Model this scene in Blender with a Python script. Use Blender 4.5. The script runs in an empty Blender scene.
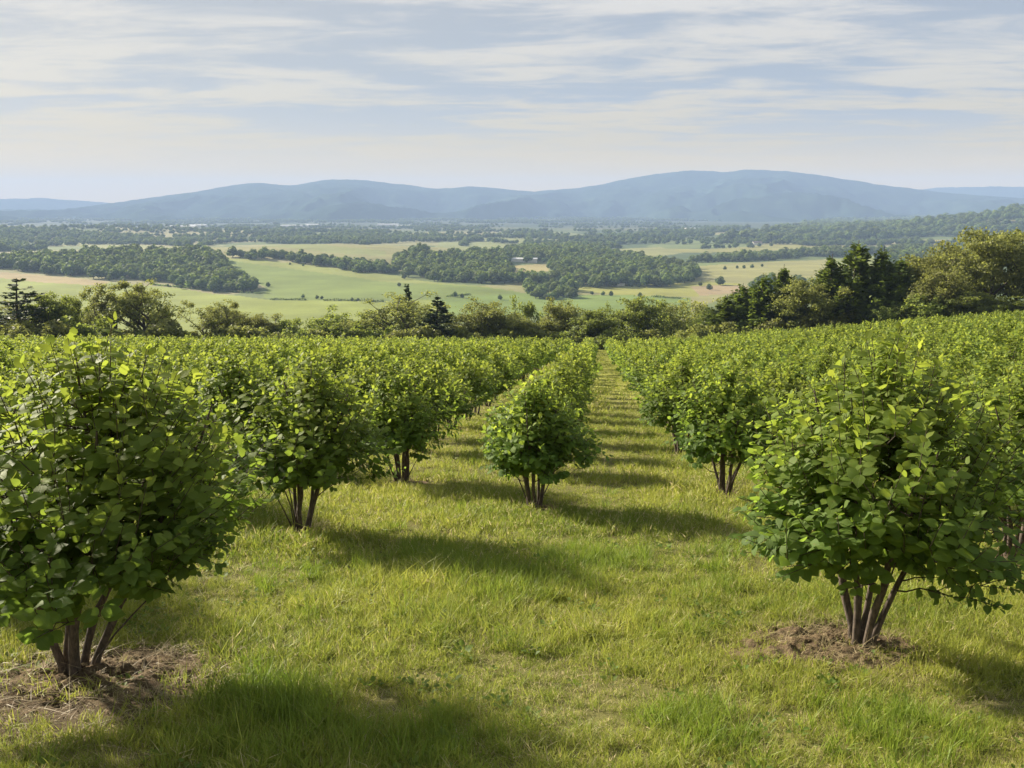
import bpy, math, random
import numpy as np
from mathutils import Matrix, Vector
R = math.radians
sc = bpy.context.scene
rng = np.random.default_rng(7)

# ------------------------------------------------------------------ camera, world, sun, exposure
F_PX, CX, CY = 1000.0, 512.0, 384.0
PITCH, YAW, CAM_H = math.atan(179 / 1000), math.atan(85 / 1000), 2.42
cam_d = bpy.data.cameras.new('camera')
cam = bpy.data.objects.new('camera', cam_d)
sc.collection.objects.link(cam)
cam.location = (0, 0, CAM_H)
cam.rotation_euler = (math.pi / 2 - PITCH, 0, YAW)
cam_d.sensor_width = 36
cam_d.lens = 36 * F_PX / 1024
cam_d.clip_start, cam_d.clip_end = 0.1, 60000
sc.camera = cam
CAM_M = np.array(cam.rotation_euler.to_matrix())

SUN_EL, SUN_AZ = R(24), R(-56)          # azimuth measured from +Y towards +X
EXPOSURE = 1.42
sun_dir = Vector((math.sin(SUN_AZ) * math.cos(SUN_EL), math.cos(SUN_AZ) * math.cos(SUN_EL), math.sin(SUN_EL)))
sd = bpy.data.lights.new('sun', 'SUN')
sd.energy, sd.angle, sd.color = 5.0, R(2.0), (1.0, 0.90, 0.74)
sun = bpy.data.objects.new('sun', sd)
sc.collection.objects.link(sun)
sun.rotation_euler = sun_dir.to_track_quat('Z', 'Y').to_euler()
sun.location = (0, 0, 60)

vs = sc.view_settings
vs.view_transform, vs.look, vs.exposure, vs.gamma, vs.use_curve_mapping = 'Standard', 'None', EXPOSURE, 1.0, False
sc.display_settings.display_device = 'sRGB'
sc.render.engine = 'CYCLES'
cy = sc.cycles
cy.use_denoising = True
cy.use_adaptive_sampling = True
cy.adaptive_threshold = 0.015
cy.max_bounces, cy.diffuse_bounces, cy.glossy_bounces, cy.transmission_bounces = 6, 3, 2, 4
cy.volume_bounces, cy.transparent_max_bounces = 1, 6
cy.sample_clamp_indirect = 6

HAZE_DENSITY = 1.15e-4
HAZE_COLOR = (0.41, 0.555, 0.86)


def N(nt, typ, **kw):
    n = nt.nodes.new(typ)
    for k, v in kw.items():
        if k == 'inp':
            for kk, vv in v.items():
                n.inputs[kk].default_value = vv
        else:
            setattr(n, k, v)
    return n


def math_node(nt, op, a, b=None, c=None, clamp=False):
    n = nt.nodes.new('ShaderNodeMath')
    n.operation, n.use_clamp = op, clamp
    for i, v in enumerate((a, b, c)):
        if v is None:
            continue
        if isinstance(v, (int, float)):
            n.inputs[i].default_value = v
        else:
            nt.links.new(v, n.inputs[i])
    return n.outputs[0]


def mixc(nt, fac, a, b, blend='MIX'):
    n = nt.nodes.new('ShaderNodeMix')
    n.data_type, n.blend_type = 'RGBA', blend
    for sock, v in ((n.inputs[0], fac), (n.inputs[6], a), (n.inputs[7], b)):
        if isinstance(v, (int, float)):
            sock.default_value = v
        elif isinstance(v, tuple):
            sock.default_value = (*v[:3], 1)
        else:
            nt.links.new(v, sock)
    return n.outputs[2]


def ramp(nt, fac, stops):
    n = nt.nodes.new('ShaderNodeValToRGB')
    e = n.color_ramp.elements
    while len(e) < len(stops):
        e.new(0.5)
    for el, (p, c) in zip(e, stops):
        el.position = p
        el.color = (*c, 1) if len(c) == 3 else c
    nt.links.new(fac, n.inputs[0])
    return n.outputs[0]


def smooth(nt, x, lo, hi):
    n = nt.nodes.new('ShaderNodeMapRange')
    n.interpolation_type = 'SMOOTHSTEP'
    nt.links.new(x, n.inputs[0])
    n.inputs[1].default_value, n.inputs[2].default_value = lo, hi
    n.inputs[3].default_value, n.inputs[4].default_value = 0, 1
    return n.outputs[0]


def build_world():
    w = bpy.data.worlds.new('World')
    sc.world = w
    w.use_nodes = True
    nt = w.node_tree
    nt.nodes.clear()
    out = nt.nodes.new('ShaderNodeOutputWorld')
    sky = nt.nodes.new('ShaderNodeTexSky')
    sky.sky_type = 'NISHITA'
    sky.sun_disc = False
    sky.sun_elevation, sky.sun_rotation = SUN_EL, SUN_AZ
    sky.altitude, sky.air_density, sky.dust_density = 300, 1.0, 2.0
    bg = N(nt, 'ShaderNodeBackground', inp={'Strength': 0.10})
    nt.links.new(sky.outputs[0], bg.inputs[0])
    # high cloud sheet: direction projected onto a flat cloud layer
    tc = nt.nodes.new('ShaderNodeTexCoord')
    sx = nt.nodes.new('ShaderNodeSeparateXYZ')
    nt.links.new(tc.outputs['Generated'], sx.inputs[0])
    z = math_node(nt, 'MAXIMUM', sx.outputs[2], 0.0)
    den = math_node(nt, 'ADD', z, 0.045)
    px = math_node(nt, 'DIVIDE', sx.outputs[0], den)
    py = math_node(nt, 'DIVIDE', sx.outputs[1], den)
    cv = nt.nodes.new('ShaderNodeCombineXYZ')
    nt.links.new(px, cv.inputs[0])
    nt.links.new(py, cv.inputs[1])

    def nz(scale, loc, sxy, detail, rough, dist=0.0, rot=0.0):
        mp = nt.nodes.new('ShaderNodeMapping')
        mp.inputs['Location'].default_value = loc
        mp.inputs['Rotation'].default_value = (0, 0, rot)
        mp.inputs['Scale'].default_value = sxy
        nt.links.new(cv.outputs[0], mp.inputs[0])
        n = N(nt, 'ShaderNodeTexNoise', inp={'Scale': scale, 'Detail': detail, 'Roughness': rough, 'Distortion': dist})
        nt.links.new(mp.outputs[0], n.inputs['Vector'])
        return n.outputs[0]
    big = nz(0.62, (3.1, 1.7, 0), (0.72, 1.0, 1), 8, 0.58, 0.5, R(14))
    med = nz(2.1, (7.1, 4.2, 0), (0.62, 1.15, 1), 9, 0.62, 0.7, R(-12))
    mix = math_node(nt, 'ADD', math_node(nt, 'MULTIPLY', big, 0.62), math_node(nt, 'MULTIPLY', med, 0.38))
    gap = smooth(nt, mix, 0.43, 0.565)                    # 0 = grey-blue band, 1 = bright veil
    veil = ramp(nt, math_node(nt, 'MULTIPLY', sx.outputs[2], 2.0), [(0.0, (0.49, 0.285, 0.03)), (0.06, (0.355, 0.236, 0.058)), (0.12, (0.270, 0.212, 0.118)), (0.22, (0.262, 0.238, 0.200)), (0.42, (0.286, 0.276, 0.266)), (1.0, (0.25, 0.248, 0.246))])
    grey = math_node(nt, 'MULTIPLY', math_node(nt, 'SUBTRACT', 1.0, gap), smooth(nt, sx.outputs[2], 0.025, 0.10))
    tone = mixc(nt, grey, veil, (0.146, 0.163, 0.190))
    # brighter towards the sun
    dp = N(nt, 'ShaderNodeVectorMath', operation='DOT_PRODUCT')
    nt.links.new(tc.outputs['Generated'], dp.inputs[0])
    dp.inputs[1].default_value = sun_dir
    glow = smooth(nt, dp.outputs['Value'], 0.35, 1.0)
    tone = mixc(nt, math_node(nt, 'MULTIPLY', glow, 0.25), tone, (0.28, 0.245, 0.185))
    bg2 = N(nt, 'ShaderNodeBackground', inp={'Strength': 1.0})
    nt.links.new(tone, bg2.inputs[0])
    ms = nt.nodes.new('ShaderNodeMixShader')
    ms.inputs[0].default_value = 0.95
    nt.links.new(bg.outputs[0], ms.inputs[1])
    nt.links.new(bg2.outputs[0], ms.inputs[2])
    nt.links.new(ms.outputs[0], out.inputs[0])


build_world()


# ------------------------------------------------------------------ numpy helpers
def hash2(ix, iy, seed):
    h = (ix.astype(np.int64) * 374761393 + iy.astype(np.int64) * 668265263 + seed * 974634777) & 0xFFFFFFFF
    h = ((h ^ (h >> 13)) * 1274126177) & 0xFFFFFFFF
    h = ((h ^ (h >> 16)) * 2246822519) & 0xFFFFFFFF
    return ((h ^ (h >> 15)) & 0xFFFFFF) / float(0xFFFFFF)


def vnoise(x, y, seed=0):
    x, y = np.asarray(x, float), np.asarray(y, float)
    ix, iy = np.floor(x), np.floor(y)
    fx, fy = x - ix, y - iy
    fx, fy = fx * fx * fx * (fx * (fx * 6 - 15) + 10), fy * fy * fy * (fy * (fy * 6 - 15) + 10)
    a, b = hash2(ix, iy, seed), hash2(ix + 1, iy, seed)
    c, d = hash2(ix, iy + 1, seed), hash2(ix + 1, iy + 1, seed)
    return (a * (1 - fx) + b * fx) * (1 - fy) + (c * (1 - fx) + d * fx) * fy


def fbm(x, y, seed=0, octv=4, gain=0.5):
    s, a, n = 0, 1.0, 0
    c, si = math.cos(0.6), math.sin(0.6)
    for o in range(octv):
        s = s + a * (vnoise(x, y, seed + o * 17) - 0.5)
        n += a
        a *= gain
        x, y = (c * x - si * y) * 2.03, (si * x + c * y) * 2.03
    return s / n * 2


def sstep(x, lo, hi):
    t = np.clip((x - lo) / (hi - lo), 0, 1)
    return t * t * (3 - 2 * t)


def norm(v):
    v = np.asarray(v, float)
    return v / np.maximum(np.linalg.norm(v, axis=-1, keepdims=True), 1e-9)


# ------------------------------------------------------------------ terrain
VALLEY = -88.0
SLOPE = 0.1262
CREST = 137.0


def ground(x, y):
    x, y = np.asarray(x, float), np.asarray(y, float)
    r = np.hypot(x, y)
    xr = np.maximum(x - 3, 0)
    xl = np.maximum(-x - 8, 0)
    lat = 0.102 * 130 * np.tanh(xr * xr / (xr + 7) / 130) - 0.006 * 90 * np.tanh(xl / 90)
    lat = lat * sstep(y, -30, 12)
    dy = np.maximum(y - CREST, 0)
    hill = -SLOPE * y + lat - 0.34 * dy * dy / (dy + 28)
    hill = hill + 0.10 * fbm(x / 9, y / 9, 3, 3) * sstep(r, 3, 30) + 0.035 * fbm(x / 1.7, y / 1.7, 5, 3)
    hill = hill + 1.5 * fbm(x / 60, y / 60, 9, 2) * sstep(y, CREST + 10, CREST + 60)
    val = VALLEY + 5 * fbm(x / 700, y / 700, 11, 3)
    val = val + 15 * np.exp(-((x + 760) / 420) ** 2 - ((y - 1500) / 330) ** 2)
    val = val + 19 * np.exp(-((x + 420) / 330) ** 2 - ((y - 1640) / 300) ** 2) + 4 * fbm(x / 210, y / 260, 13, 3)
    val = val + 24 * np.exp(-((x + 1700) / 900) ** 2 - ((y - 3000) / 500) ** 2)
    val = val + 178 * np.exp(-((x - 2150) / 930) ** 2 - ((y - 3000) / 620) ** 2) * (1 + 0.22 * fbm(x / 420, y / 420, 21, 4))
    val = val + 46 * np.exp(-((x - 900) / 420) ** 2 - ((y - 1250) / 380) ** 2)
    k = 4.0                                        # smooth maximum
    m = np.maximum(hill, val)
    return m + k * np.log1p(np.exp(-np.abs(hill - val) / k)) * sstep(y, CREST + 5, CREST + 60)


def gz(x, y):
    return float(ground(np.array([x]), np.array([y]))[0])


T_MARCH = np.geomspace(2.5, 12800, 3000)


def at(px, py):
    """the point of the ground seen at a pixel of the photograph"""
    d = CAM_M @ np.array([(px - CX) / F_PX, (CY - py) / F_PX, -1.0])
    d = d / np.linalg.norm(d)
    p = d[None, :] * T_MARCH[:, None]
    below = (p[:, 2] + CAM_H) < ground(p[:, 0], p[:, 1])
    i = int(np.argmax(below)) if below.any() else len(T_MARCH) - 1
    return p[i, 0], p[i, 1]


def dir_px(px, dist):
    """x, y at a distance along the bearing of an image column (at the horizon)"""
    d = CAM_M @ np.array([(px - CX) / F_PX, (CY - 300) / F_PX, -1.0])
    h = math.hypot(d[0], d[1])
    return d[0] / h * dist, d[1] / h * dist


def z_px(py, dist):
    """height that shows at image row py at a horizontal distance"""
    return CAM_H + dist * math.tan(math.atan((CY - py) / F_PX) - PITCH)


def in_poly(x, y, poly):
    ins = np.zeros(np.shape(x), bool)
    n = len(poly)
    for i in range(n):
        x0, y0 = poly[i]
        x1, y1 = poly[(i + 1) % n]
        c = ((y0 > y) != (y1 > y))
        with np.errstate(divide='ignore', invalid='ignore'):
            xi = (x1 - x0) * (y - y0) / (y1 - y0 + 1e-12) + x0
        ins ^= c & (x < xi)
    return ins


# ------------------------------------------------------------------ mesh builder
class MB:
    def __init__(self):
        self.v, self.loops, self.sizes, self.mats, self.a, self.uv, self.n = [], [], [], [], [], [], 0

    def add(self, verts, faces, attr=(0, 0, 0), mat=0, uv=None):
        """faces: (n,k) index array"""
        verts = np.asarray(verts, float).reshape(-1, 3)
        faces = np.asarray(faces, np.int64)
        self.v.append(verts)
        self.loops.append((faces + self.n).reshape(-1))
        self.sizes.append(np.full(len(faces), faces.shape[1]))
        self.mats.append(np.full(len(faces), mat))
        at_ = np.asarray(attr, float)
        self.a.append(np.broadcast_to(at_, (len(verts), 3)) if at_.ndim == 1 else at_)
        self.uv.append(np.zeros((len(verts), 2)) if uv is None else np.asarray(uv, float))
        self.n += len(verts)

    def faces_only(self, faces, mat=0, base=0):
        faces = np.asarray(faces, np.int64)
        self.loops.append((faces + base).reshape(-1))
        self.sizes.append(np.full(len(faces), faces.shape[1]))
        self.mats.append(np.full(len(faces), mat))

    def tube(self, pts, rad, sides=6, attr=(0, 0, 0), mat=0):
        pts = np.asarray(pts, float)
        rad = np.asarray(rad, float)
        n = len(pts)
        tg = norm(np.gradient(pts, axis=0))
        ref = np.where(np.abs(tg[:, 2:3]) > 0.9, np.array([[1.0, 0, 0]]), np.array([[0, 0, 1.0]]))
        u = norm(np.cross(tg, ref))
        for i in range(1, n):                       # keep the frames from twisting
            w = u[i - 1] - tg[i] * np.dot(u[i - 1], tg[i])
            u[i] = w / max(np.linalg.norm(w), 1e-9)
        w = np.cross(tg, u)
        an = np.arange(sides) * 2 * math.pi / sides
        ring = pts[:, None, :] + rad[:, None, None] * (np.cos(an)[None, :, None] * u[:, None, :] + np.sin(an)[None, :, None] * w[:, None, :])
        f = []
        for i in range(n - 1):
            for j in range(sides):
                k = (j + 1) % sides
                f.append((i * sides + j, i * sides + k, (i + 1) * sides + k, (i + 1) * sides + j))
        self.add(ring.reshape(-1, 3), f, attr, mat)

    def build(self, name, mats, smooth_=True, uv=False):
        me = bpy.data.meshes.new(name)
        v = np.concatenate(self.v).astype(np.float32)
        lp = np.concatenate(self.loops).astype(np.int32)
        sz = np.concatenate(self.sizes).astype(np.int32)
        me.vertices.add(len(v))
        me.vertices.foreach_set('co', v.ravel())
        me.loops.add(len(lp))
        me.loops.foreach_set('vertex_index', lp)
        me.polygons.add(len(sz))
        me.polygons.foreach_set('loop_start', np.concatenate([[0], np.cumsum(sz)[:-1]]).astype(np.int32))
        me.polygons.foreach_set('material_index', np.concatenate(self.mats).astype(np.int32))
        me.polygons.foreach_set('use_smooth', np.full(len(sz), smooth_))
        for m in (mats if isinstance(mats, (list, tuple)) else [mats]):
            me.materials.append(m)
        at_ = me.attributes.new('tone', 'FLOAT_VECTOR', 'POINT')
        at_.data.foreach_set('vector', np.concatenate(self.a).astype(np.float32).ravel())
        if uv:
            l = me.uv_layers.new(name='UVMap')
            l.data.foreach_set('uv', np.concatenate(self.uv)[lp].astype(np.float32).ravel())
        me.update(calc_edges=True)
        return me


def link(name, me, parent=None):
    o = bpy.data.objects.new(name, me)
    sc.collection.objects.link(o)
    if parent:
        o.parent = parent
    return o


def tag(o, label=None, cat=None, group=None, kind=None):
    for k, v in (('label', label), ('category', cat), ('group', group), ('kind', kind)):
        if v:
            o[k] = v
    return o


def empty(name, loc, rz=0, s=1.0):
    o = bpy.data.objects.new(name, None)
    sc.collection.objects.link(o)
    o.location, o.rotation_euler = loc, (0, 0, rz)
    o.scale = (s, s, s) if isinstance(s, (int, float)) else s
    return o


# ------------------------------------------------------------------ materials
def new_mat(name):
    m = bpy.data.materials.new(name)
    m.use_nodes = True
    nt = m.node_tree
    nt.nodes.clear()
    out = nt.nodes.new('ShaderNodeOutputMaterial')
    return m, nt, out


def leaf_mat(name, old, young, trans_old, trans_young, trans=0.42, rough=0.42, veins=False, hue=0.5, spec=0.4):
    """tone.x = youth of the leaf, tone.y = random per leaf"""
    m, nt, out = new_mat(name)
    a = N(nt, 'ShaderNodeAttribute', attribute_name='tone')
    s = nt.nodes.new('ShaderNodeSeparateXYZ')
    nt.links.new(a.outputs['Vector'], s.inputs[0])
    oi = nt.nodes.new('ShaderNodeObjectInfo')
    col = mixc(nt, s.outputs[0], old, young)
    tcol = mixc(nt, s.outputs[0], trans_old, trans_young)
    v = math_node(nt, 'ADD', 0.78, math_node(nt, 'MULTIPLY', s.outputs[1], 0.44))
    ob = math_node(nt, 'ADD', 1 - 0.16 * hue, math_node(nt, 'MULTIPLY', oi.outputs['Random'], 0.32 * hue))
    v = math_node(nt, 'MULTIPLY', v, ob)
    hs = N(nt, 'ShaderNodeHueSaturation')
    nt.links.new(col, hs.inputs['Color'])
    nt.links.new(v, hs.inputs['Value'])
    nt.links.new(math_node(nt, 'ADD', 0.5 - 0.02 * hue, math_node(nt, 'MULTIPLY', oi.outputs['Random'], 0.04 * hue)), hs.inputs['Hue'])
    col = hs.outputs[0]
    hs2 = N(nt, 'ShaderNodeHueSaturation')
    nt.links.new(tcol, hs2.inputs['Color'])
    nt.links.new(v, hs2.inputs['Value'])
    tcol = hs2.outputs[0]
    geo = nt.nodes.new('ShaderNodeNewGeometry')
    col = mixc(nt, math_node(nt, 'MULTIPLY', geo.outputs['Backfacing'], 0.35), col, (0.13, 0.17, 0.07))
    bump = None
    if veins:
        uv = nt.nodes.new('ShaderNodeUVMap')
        us = nt.nodes.new('ShaderNodeSeparateXYZ')
        nt.links.new(uv.outputs[0], us.inputs[0])
        ax = math_node(nt, 'ABSOLUTE', us.outputs[0])
        mid = smooth(nt, ax, 0.07, 0.0)
        w = math_node(nt, 'SUBTRACT', math_node(nt, 'MULTIPLY', us.outputs[1], 8.0), math_node(nt, 'MULTIPLY', ax, 3.2))
        fr = math_node(nt, 'ABSOLUTE', math_node(nt, 'SUBTRACT', math_node(nt, 'FRACT', w), 0.5))
        side = smooth(nt, fr, 0.10, 0.0)
        vein = math_node(nt, 'MAXIMUM', mid, math_node(nt, 'MULTIPLY', side, 0.45))
        col = mixc(nt, math_node(nt, 'MULTIPLY', vein, 0.5), col, (0.20, 0.26, 0.07))
        bn = N(nt, 'ShaderNodeBump', inp={'Strength': 0.35, 'Distance': 0.003})
        nt.links.new(math_node(nt, 'MULTIPLY', vein, -1.0), bn.inputs['Height'])
        bump = bn.outputs[0]
    if veins:                                      # a few leaves are blotched or browned at the edge
        sn = N(nt, 'ShaderNodeTexNoise', inp={'Scale': 45.0, 'Detail': 3})
        nt.links.new(geo.outputs['Position'], sn.inputs['Vector'])
        blot = math_node(nt, 'MULTIPLY', smooth(nt, sn.outputs[0], 0.60, 0.68), smooth(nt, s.outputs[1], 0.72, 0.80))
        col = mixc(nt, math_node(nt, 'MULTIPLY', blot, 0.7), col, (0.22, 0.14, 0.05))
    p = N(nt, 'ShaderNodeBsdfPrincipled', inp={'Roughness': rough, 'Specular IOR Level': spec})
    nt.links.new(col, p.inputs['Base Color'])
    t = nt.nodes.new('ShaderNodeBsdfTranslucent')
    nt.links.new(tcol, t.inputs['Color'])
    if bump:
        nt.links.new(bump, p.inputs['Normal'])
    ms = nt.nodes.new('ShaderNodeMixShader')
    ms.inputs[0].default_value = trans
    nt.links.new(p.outputs[0], ms.inputs[1])
    nt.links.new(t.outputs[0], ms.inputs[2])
    nt.links.new(ms.outputs[0], out.inputs[0])
    return m


def bark_mat(name, c0, c1, scale=25):
    m, nt, out = new_mat(name)
    tc = nt.nodes.new('ShaderNodeTexCoord')
    mp = nt.nodes.new('ShaderNodeMapping')
    mp.inputs['Scale'].default_value = (1, 1, 0.25)
    nt.links.new(tc.outputs['Object'], mp.inputs[0])
    n = N(nt, 'ShaderNodeTexNoise', inp={'Scale': scale, 'Detail': 5, 'Roughness': 0.65})
    nt.links.new(mp.outputs[0], n.inputs['Vector'])
    col = ramp(nt, n.outputs[0], [(0.3, c0), (0.7, c1)])
    p = N(nt, 'ShaderNodeBsdfPrincipled', inp={'Roughness': 0.85})
    nt.links.new(col, p.inputs['Base Color'])
    b = N(nt, 'ShaderNodeBump', inp={'Strength': 0.6, 'Distance': 0.01})
    nt.links.new(n.outputs[0], b.inputs['Height'])
    nt.links.new(b.outputs[0], p.inputs['Normal'])
    nt.links.new(p.outputs[0], out.inputs[0])
    return m


def plain_mat(name, c, rough=0.8, var=0.3, scale=6):
    m, nt, out = new_mat(name)
    tc = nt.nodes.new('ShaderNodeTexCoord')
    n = N(nt, 'ShaderNodeTexNoise', inp={'Scale': scale, 'Detail': 4})
    nt.links.new(tc.outputs['Object'], n.inputs['Vector'])
    col = ramp(nt, n.outputs[0], [(0.3, tuple(x * (1 - var) for x in c)), (0.7, tuple(x * (1 + var) for x in c))])
    p = N(nt, 'ShaderNodeBsdfPrincipled', inp={'Roughness': rough})
    nt.links.new(col, p.inputs['Base Color'])
    nt.links.new(p.outputs[0], out.inputs[0])
    return m


def blade_mat(name, c0, c1, straw, straw_amt, trans=0.4):
    """tone.x = straw-coloured blade (0/1 per blade), tone.y = random, tone.z = height along the blade"""
    m, nt, out = new_mat(name)
    a = N(nt, 'ShaderNodeAttribute', attribute_name='tone')
    s = nt.nodes.new('ShaderNodeSeparateXYZ')
    nt.links.new(a.outputs['Vector'], s.inputs[0])
    oi = nt.nodes.new('ShaderNodeObjectInfo')
    g = nt.nodes.new('ShaderNodeNewGeometry')
    n = N(nt, 'ShaderNodeTexNoise', inp={'Scale': 0.45, 'Detail': 3, 'Roughness': 0.6})
    nt.links.new(g.outputs['Position'], n.inputs['Vector'])
    f = math_node(nt, 'ADD', math_node(nt, 'MULTIPLY', s.outputs[1], 0.5), math_node(nt, 'MULTIPLY', oi.outputs['Random'], 0.3))
    f = math_node(nt, 'ADD', f, math_node(nt, 'MULTIPLY', math_node(nt, 'SUBTRACT', n.outputs[0], 0.45), 1.3), clamp=True)
    col = mixc(nt, f, c0, c1)
    col = mixc(nt, math_node(nt, 'MULTIPLY', s.outputs[0], straw_amt), col, straw)
    p = N(nt, 'ShaderNodeBsdfPrincipled', inp={'Roughness': 0.55, 'Specular IOR Level': 0.25})
    nt.links.new(col, p.inputs['Base Color'])
    t = nt.nodes.new('ShaderNodeBsdfTranslucent')
    nt.links.new(col, t.inputs['Color'])
    ms = nt.nodes.new('ShaderNodeMixShader')
    ms.inputs[0].default_value = trans
    nt.links.new(p.outputs[0], ms.inputs[1])
    nt.links.new(t.outputs[0], ms.inputs[2])
    nt.links.new(ms.outputs[0], out.inputs[0])
    return m


def ground_mat():
    """vertex colour 'land' holds the base colour of each field; noise breaks it up"""
    m, nt, out = new_mat('ground')
    a = N(nt, 'ShaderNodeAttribute', attribute_name='land')
    g = nt.nodes.new('ShaderNodeNewGeometry')

    def nz(scale, detail=5, rough=0.6):
        n = N(nt, 'ShaderNodeTexNoise', inp={'Scale': scale, 'Detail': detail, 'Roughness': rough})
        nt.links.new(g.outputs['Position'], n.inputs['Vector'])
        return n.outputs[0]
    far = nz(0.02, 6, 0.62)
    near = nz(3.5, 6, 0.7)
    fine = nz(40, 4, 0.7)
    val = math_node(nt, 'ADD', 0.58, math_node(nt, 'MULTIPLY', far, 0.84))
    val = math_node(nt, 'MULTIPLY', val, math_node(nt, 'ADD', 0.55, math_node(nt, 'MULTIPLY', near, 0.9)))
    val = math_node(nt, 'MULTIPLY', val, math_node(nt, 'ADD', 0.6, math_node(nt, 'MULTIPLY', fine, 0.8)))
    hs = N(nt, 'ShaderNodeHueSaturation')
    nt.links.new(a.outputs['Color'], hs.inputs['Color'])
    nt.links.new(val, hs.inputs['Value'])
    p = N(nt, 'ShaderNodeBsdfPrincipled', inp={'Roughness': 0.95, 'Specular IOR Level': 0.1})
    nt.links.new(hs.outputs[0], p.inputs['Base Color'])
    b = N(nt, 'ShaderNodeBump', inp={'Strength': 0.8, 'Distance': 0.05})
    nt.links.new(math_node(nt, 'ADD', near, math_node(nt, 'MULTIPLY', fine, 0.3)), b.inputs['Height'])
    nt.links.new(b.outputs[0], p.inputs['Normal'])
    nt.links.new(p.outputs[0], out.inputs[0])
    return m


def soil_mat():
    m, nt, out = new_mat('soil')
    tc = nt.nodes.new('ShaderNodeTexCoord')

    def nz(scale, d=5, r=0.65):
        n = N(nt, 'ShaderNodeTexNoise', inp={'Scale': scale, 'Detail': d, 'Roughness': r})
        nt.links.new(tc.outputs['Object'], n.inputs['Vector'])
        return n.outputs[0]
    n1, n2 = nz(5), nz(38)
    c = ramp(nt, n1, [(0.25, (0.055, 0.038, 0.023)), (0.5, (0.118, 0.083, 0.049)), (0.75, (0.225, 0.165, 0.096))])
    c = mixc(nt, smooth(nt, n2, 0.55, 0.75), c, (0.36, 0.28, 0.16))
    p = N(nt, 'ShaderNodeBsdfPrincipled', inp={'Roughness': 0.95, 'Specular IOR Level': 0.1})
    nt.links.new(c, p.inputs['Base Color'])
    b = N(nt, 'ShaderNodeBump', inp={'Strength': 1.0, 'Distance': 0.03})
    nt.links.new(math_node(nt, 'ADD', n1, math_node(nt, 'MULTIPLY', n2, 0.5)), b.inputs['Height'])
    nt.links.new(b.outputs[0], p.inputs['Normal'])
    nt.links.new(p.outputs[0], out.inputs[0])
    return m


def mountain_mat():
    m, nt, out = new_mat('mountain_forest')
    g = nt.nodes.new('ShaderNodeNewGeometry')
    n = N(nt, 'ShaderNodeTexNoise', inp={'Scale': 0.004, 'Detail': 8, 'Roughness': 0.68})
    nt.links.new(g.outputs['Position'], n.inputs['Vector'])
    c = ramp(nt, n.outputs[0], [(0.30, (0.020, 0.034, 0.028)), (0.52, (0.03, 0.050, 0.034)), (0.75, (0.052, 0.074, 0.042))])
    p = N(nt, 'ShaderNodeBsdfPrincipled', inp={'Roughness': 1.0, 'Specular IOR Level': 0.0})
    nt.links.new(c, p.inputs['Base Color'])
    nt.links.new(p.outputs[0], out.inputs[0])
    return m


M_LEAF = leaf_mat('bush_leaf', (0.092, 0.162, 0.036), (0.230, 0.290, 0.048), (0.215, 0.335, 0.040), (0.37, 0.425, 0.050), 0.52, 0.58, True, spec=0.14)
M_LEAF_FAR = leaf_mat('bush_leaf_far', (0.098, 0.160, 0.036), (0.232, 0.285, 0.050), (0.21, 0.31, 0.038), (0.37, 0.41, 0.055), 0.50, 0.60, spec=0.18)
M_BARK = bark_mat('bush_bark', (0.022, 0.016, 0.011), (0.15, 0.11, 0.078), 55)
M_TWIG = bark_mat('bush_twig', (0.035, 0.026, 0.015), (0.09, 0.068, 0.032), 30)
M_TRUNK = bark_mat('tree_bark', (0.04, 0.032, 0.022), (0.10, 0.078, 0.05), 3)
M_OLIVE = leaf_mat('olive_foliage', (0.140, 0.162, 0.046), (0.220, 0.232, 0.070), (0.23, 0.26, 0.055), (0.30, 0.31, 0.075), 0.48, 0.6, hue=0.8, spec=0.2)
M_GREEN = leaf_mat('green_foliage', (0.118, 0.155, 0.044), (0.20, 0.235, 0.060), (0.21, 0.27, 0.046), (0.30, 0.34, 0.064), 0.50, 0.6, hue=0.8, spec=0.2)
M_DARK = leaf_mat('conifer_needles', (0.030, 0.052, 0.020), (0.075, 0.108, 0.030), (0.03, 0.05, 0.012), (0.06, 0.09, 0.02), 0.25, 0.6, hue=0.7, spec=0.2)
M_PINE = leaf_mat('pine_needles', (0.070, 0.108, 0.028), (0.18, 0.225, 0.046), (0.14, 0.19, 0.028), (0.26, 0.33, 0.05), 0.40, 0.6, hue=0.7, spec=0.2)
M_WOOD = leaf_mat('valley_foliage', (0.078, 0.118, 0.038), (0.175, 0.215, 0.060), (0.14, 0.20, 0.038), (0.24, 0.29, 0.058), 0.42, 0.7, hue=1.2, spec=0.1)
M_GRASS = blade_mat('grass_blade', (0.160, 0.225, 0.028), (0.45, 0.455, 0.080), (0.60, 0.50, 0.27), 0.9, 0.45)
M_TUFT = blade_mat('grass_tuft', (0.150, 0.235, 0.026), (0.31, 0.37, 0.048), (0.38, 0.33, 0.14), 0.8, 0.42)
M_STRAW = blade_mat('straw', (0.20, 0.145, 0.075), (0.36, 0.28, 0.15), (0.40, 0.33, 0.18), 0.5, 0.15)
M_GROUND = ground_mat()
M_SOIL = soil_mat()
M_MOUNT = mountain_mat()
M_WALLS = plain_mat('limewash_wall', (0.68, 0.64, 0.57), 0.85, 0.08, 0.5)
M_ROOF = plain_mat('roof_tile', (0.22, 0.16, 0.13), 0.85, 0.2, 0.6)
M_ROOFP = plain_mat('pale_sheet_roof', (0.62, 0.62, 0.60), 0.6, 0.1, 0.4)

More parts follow.
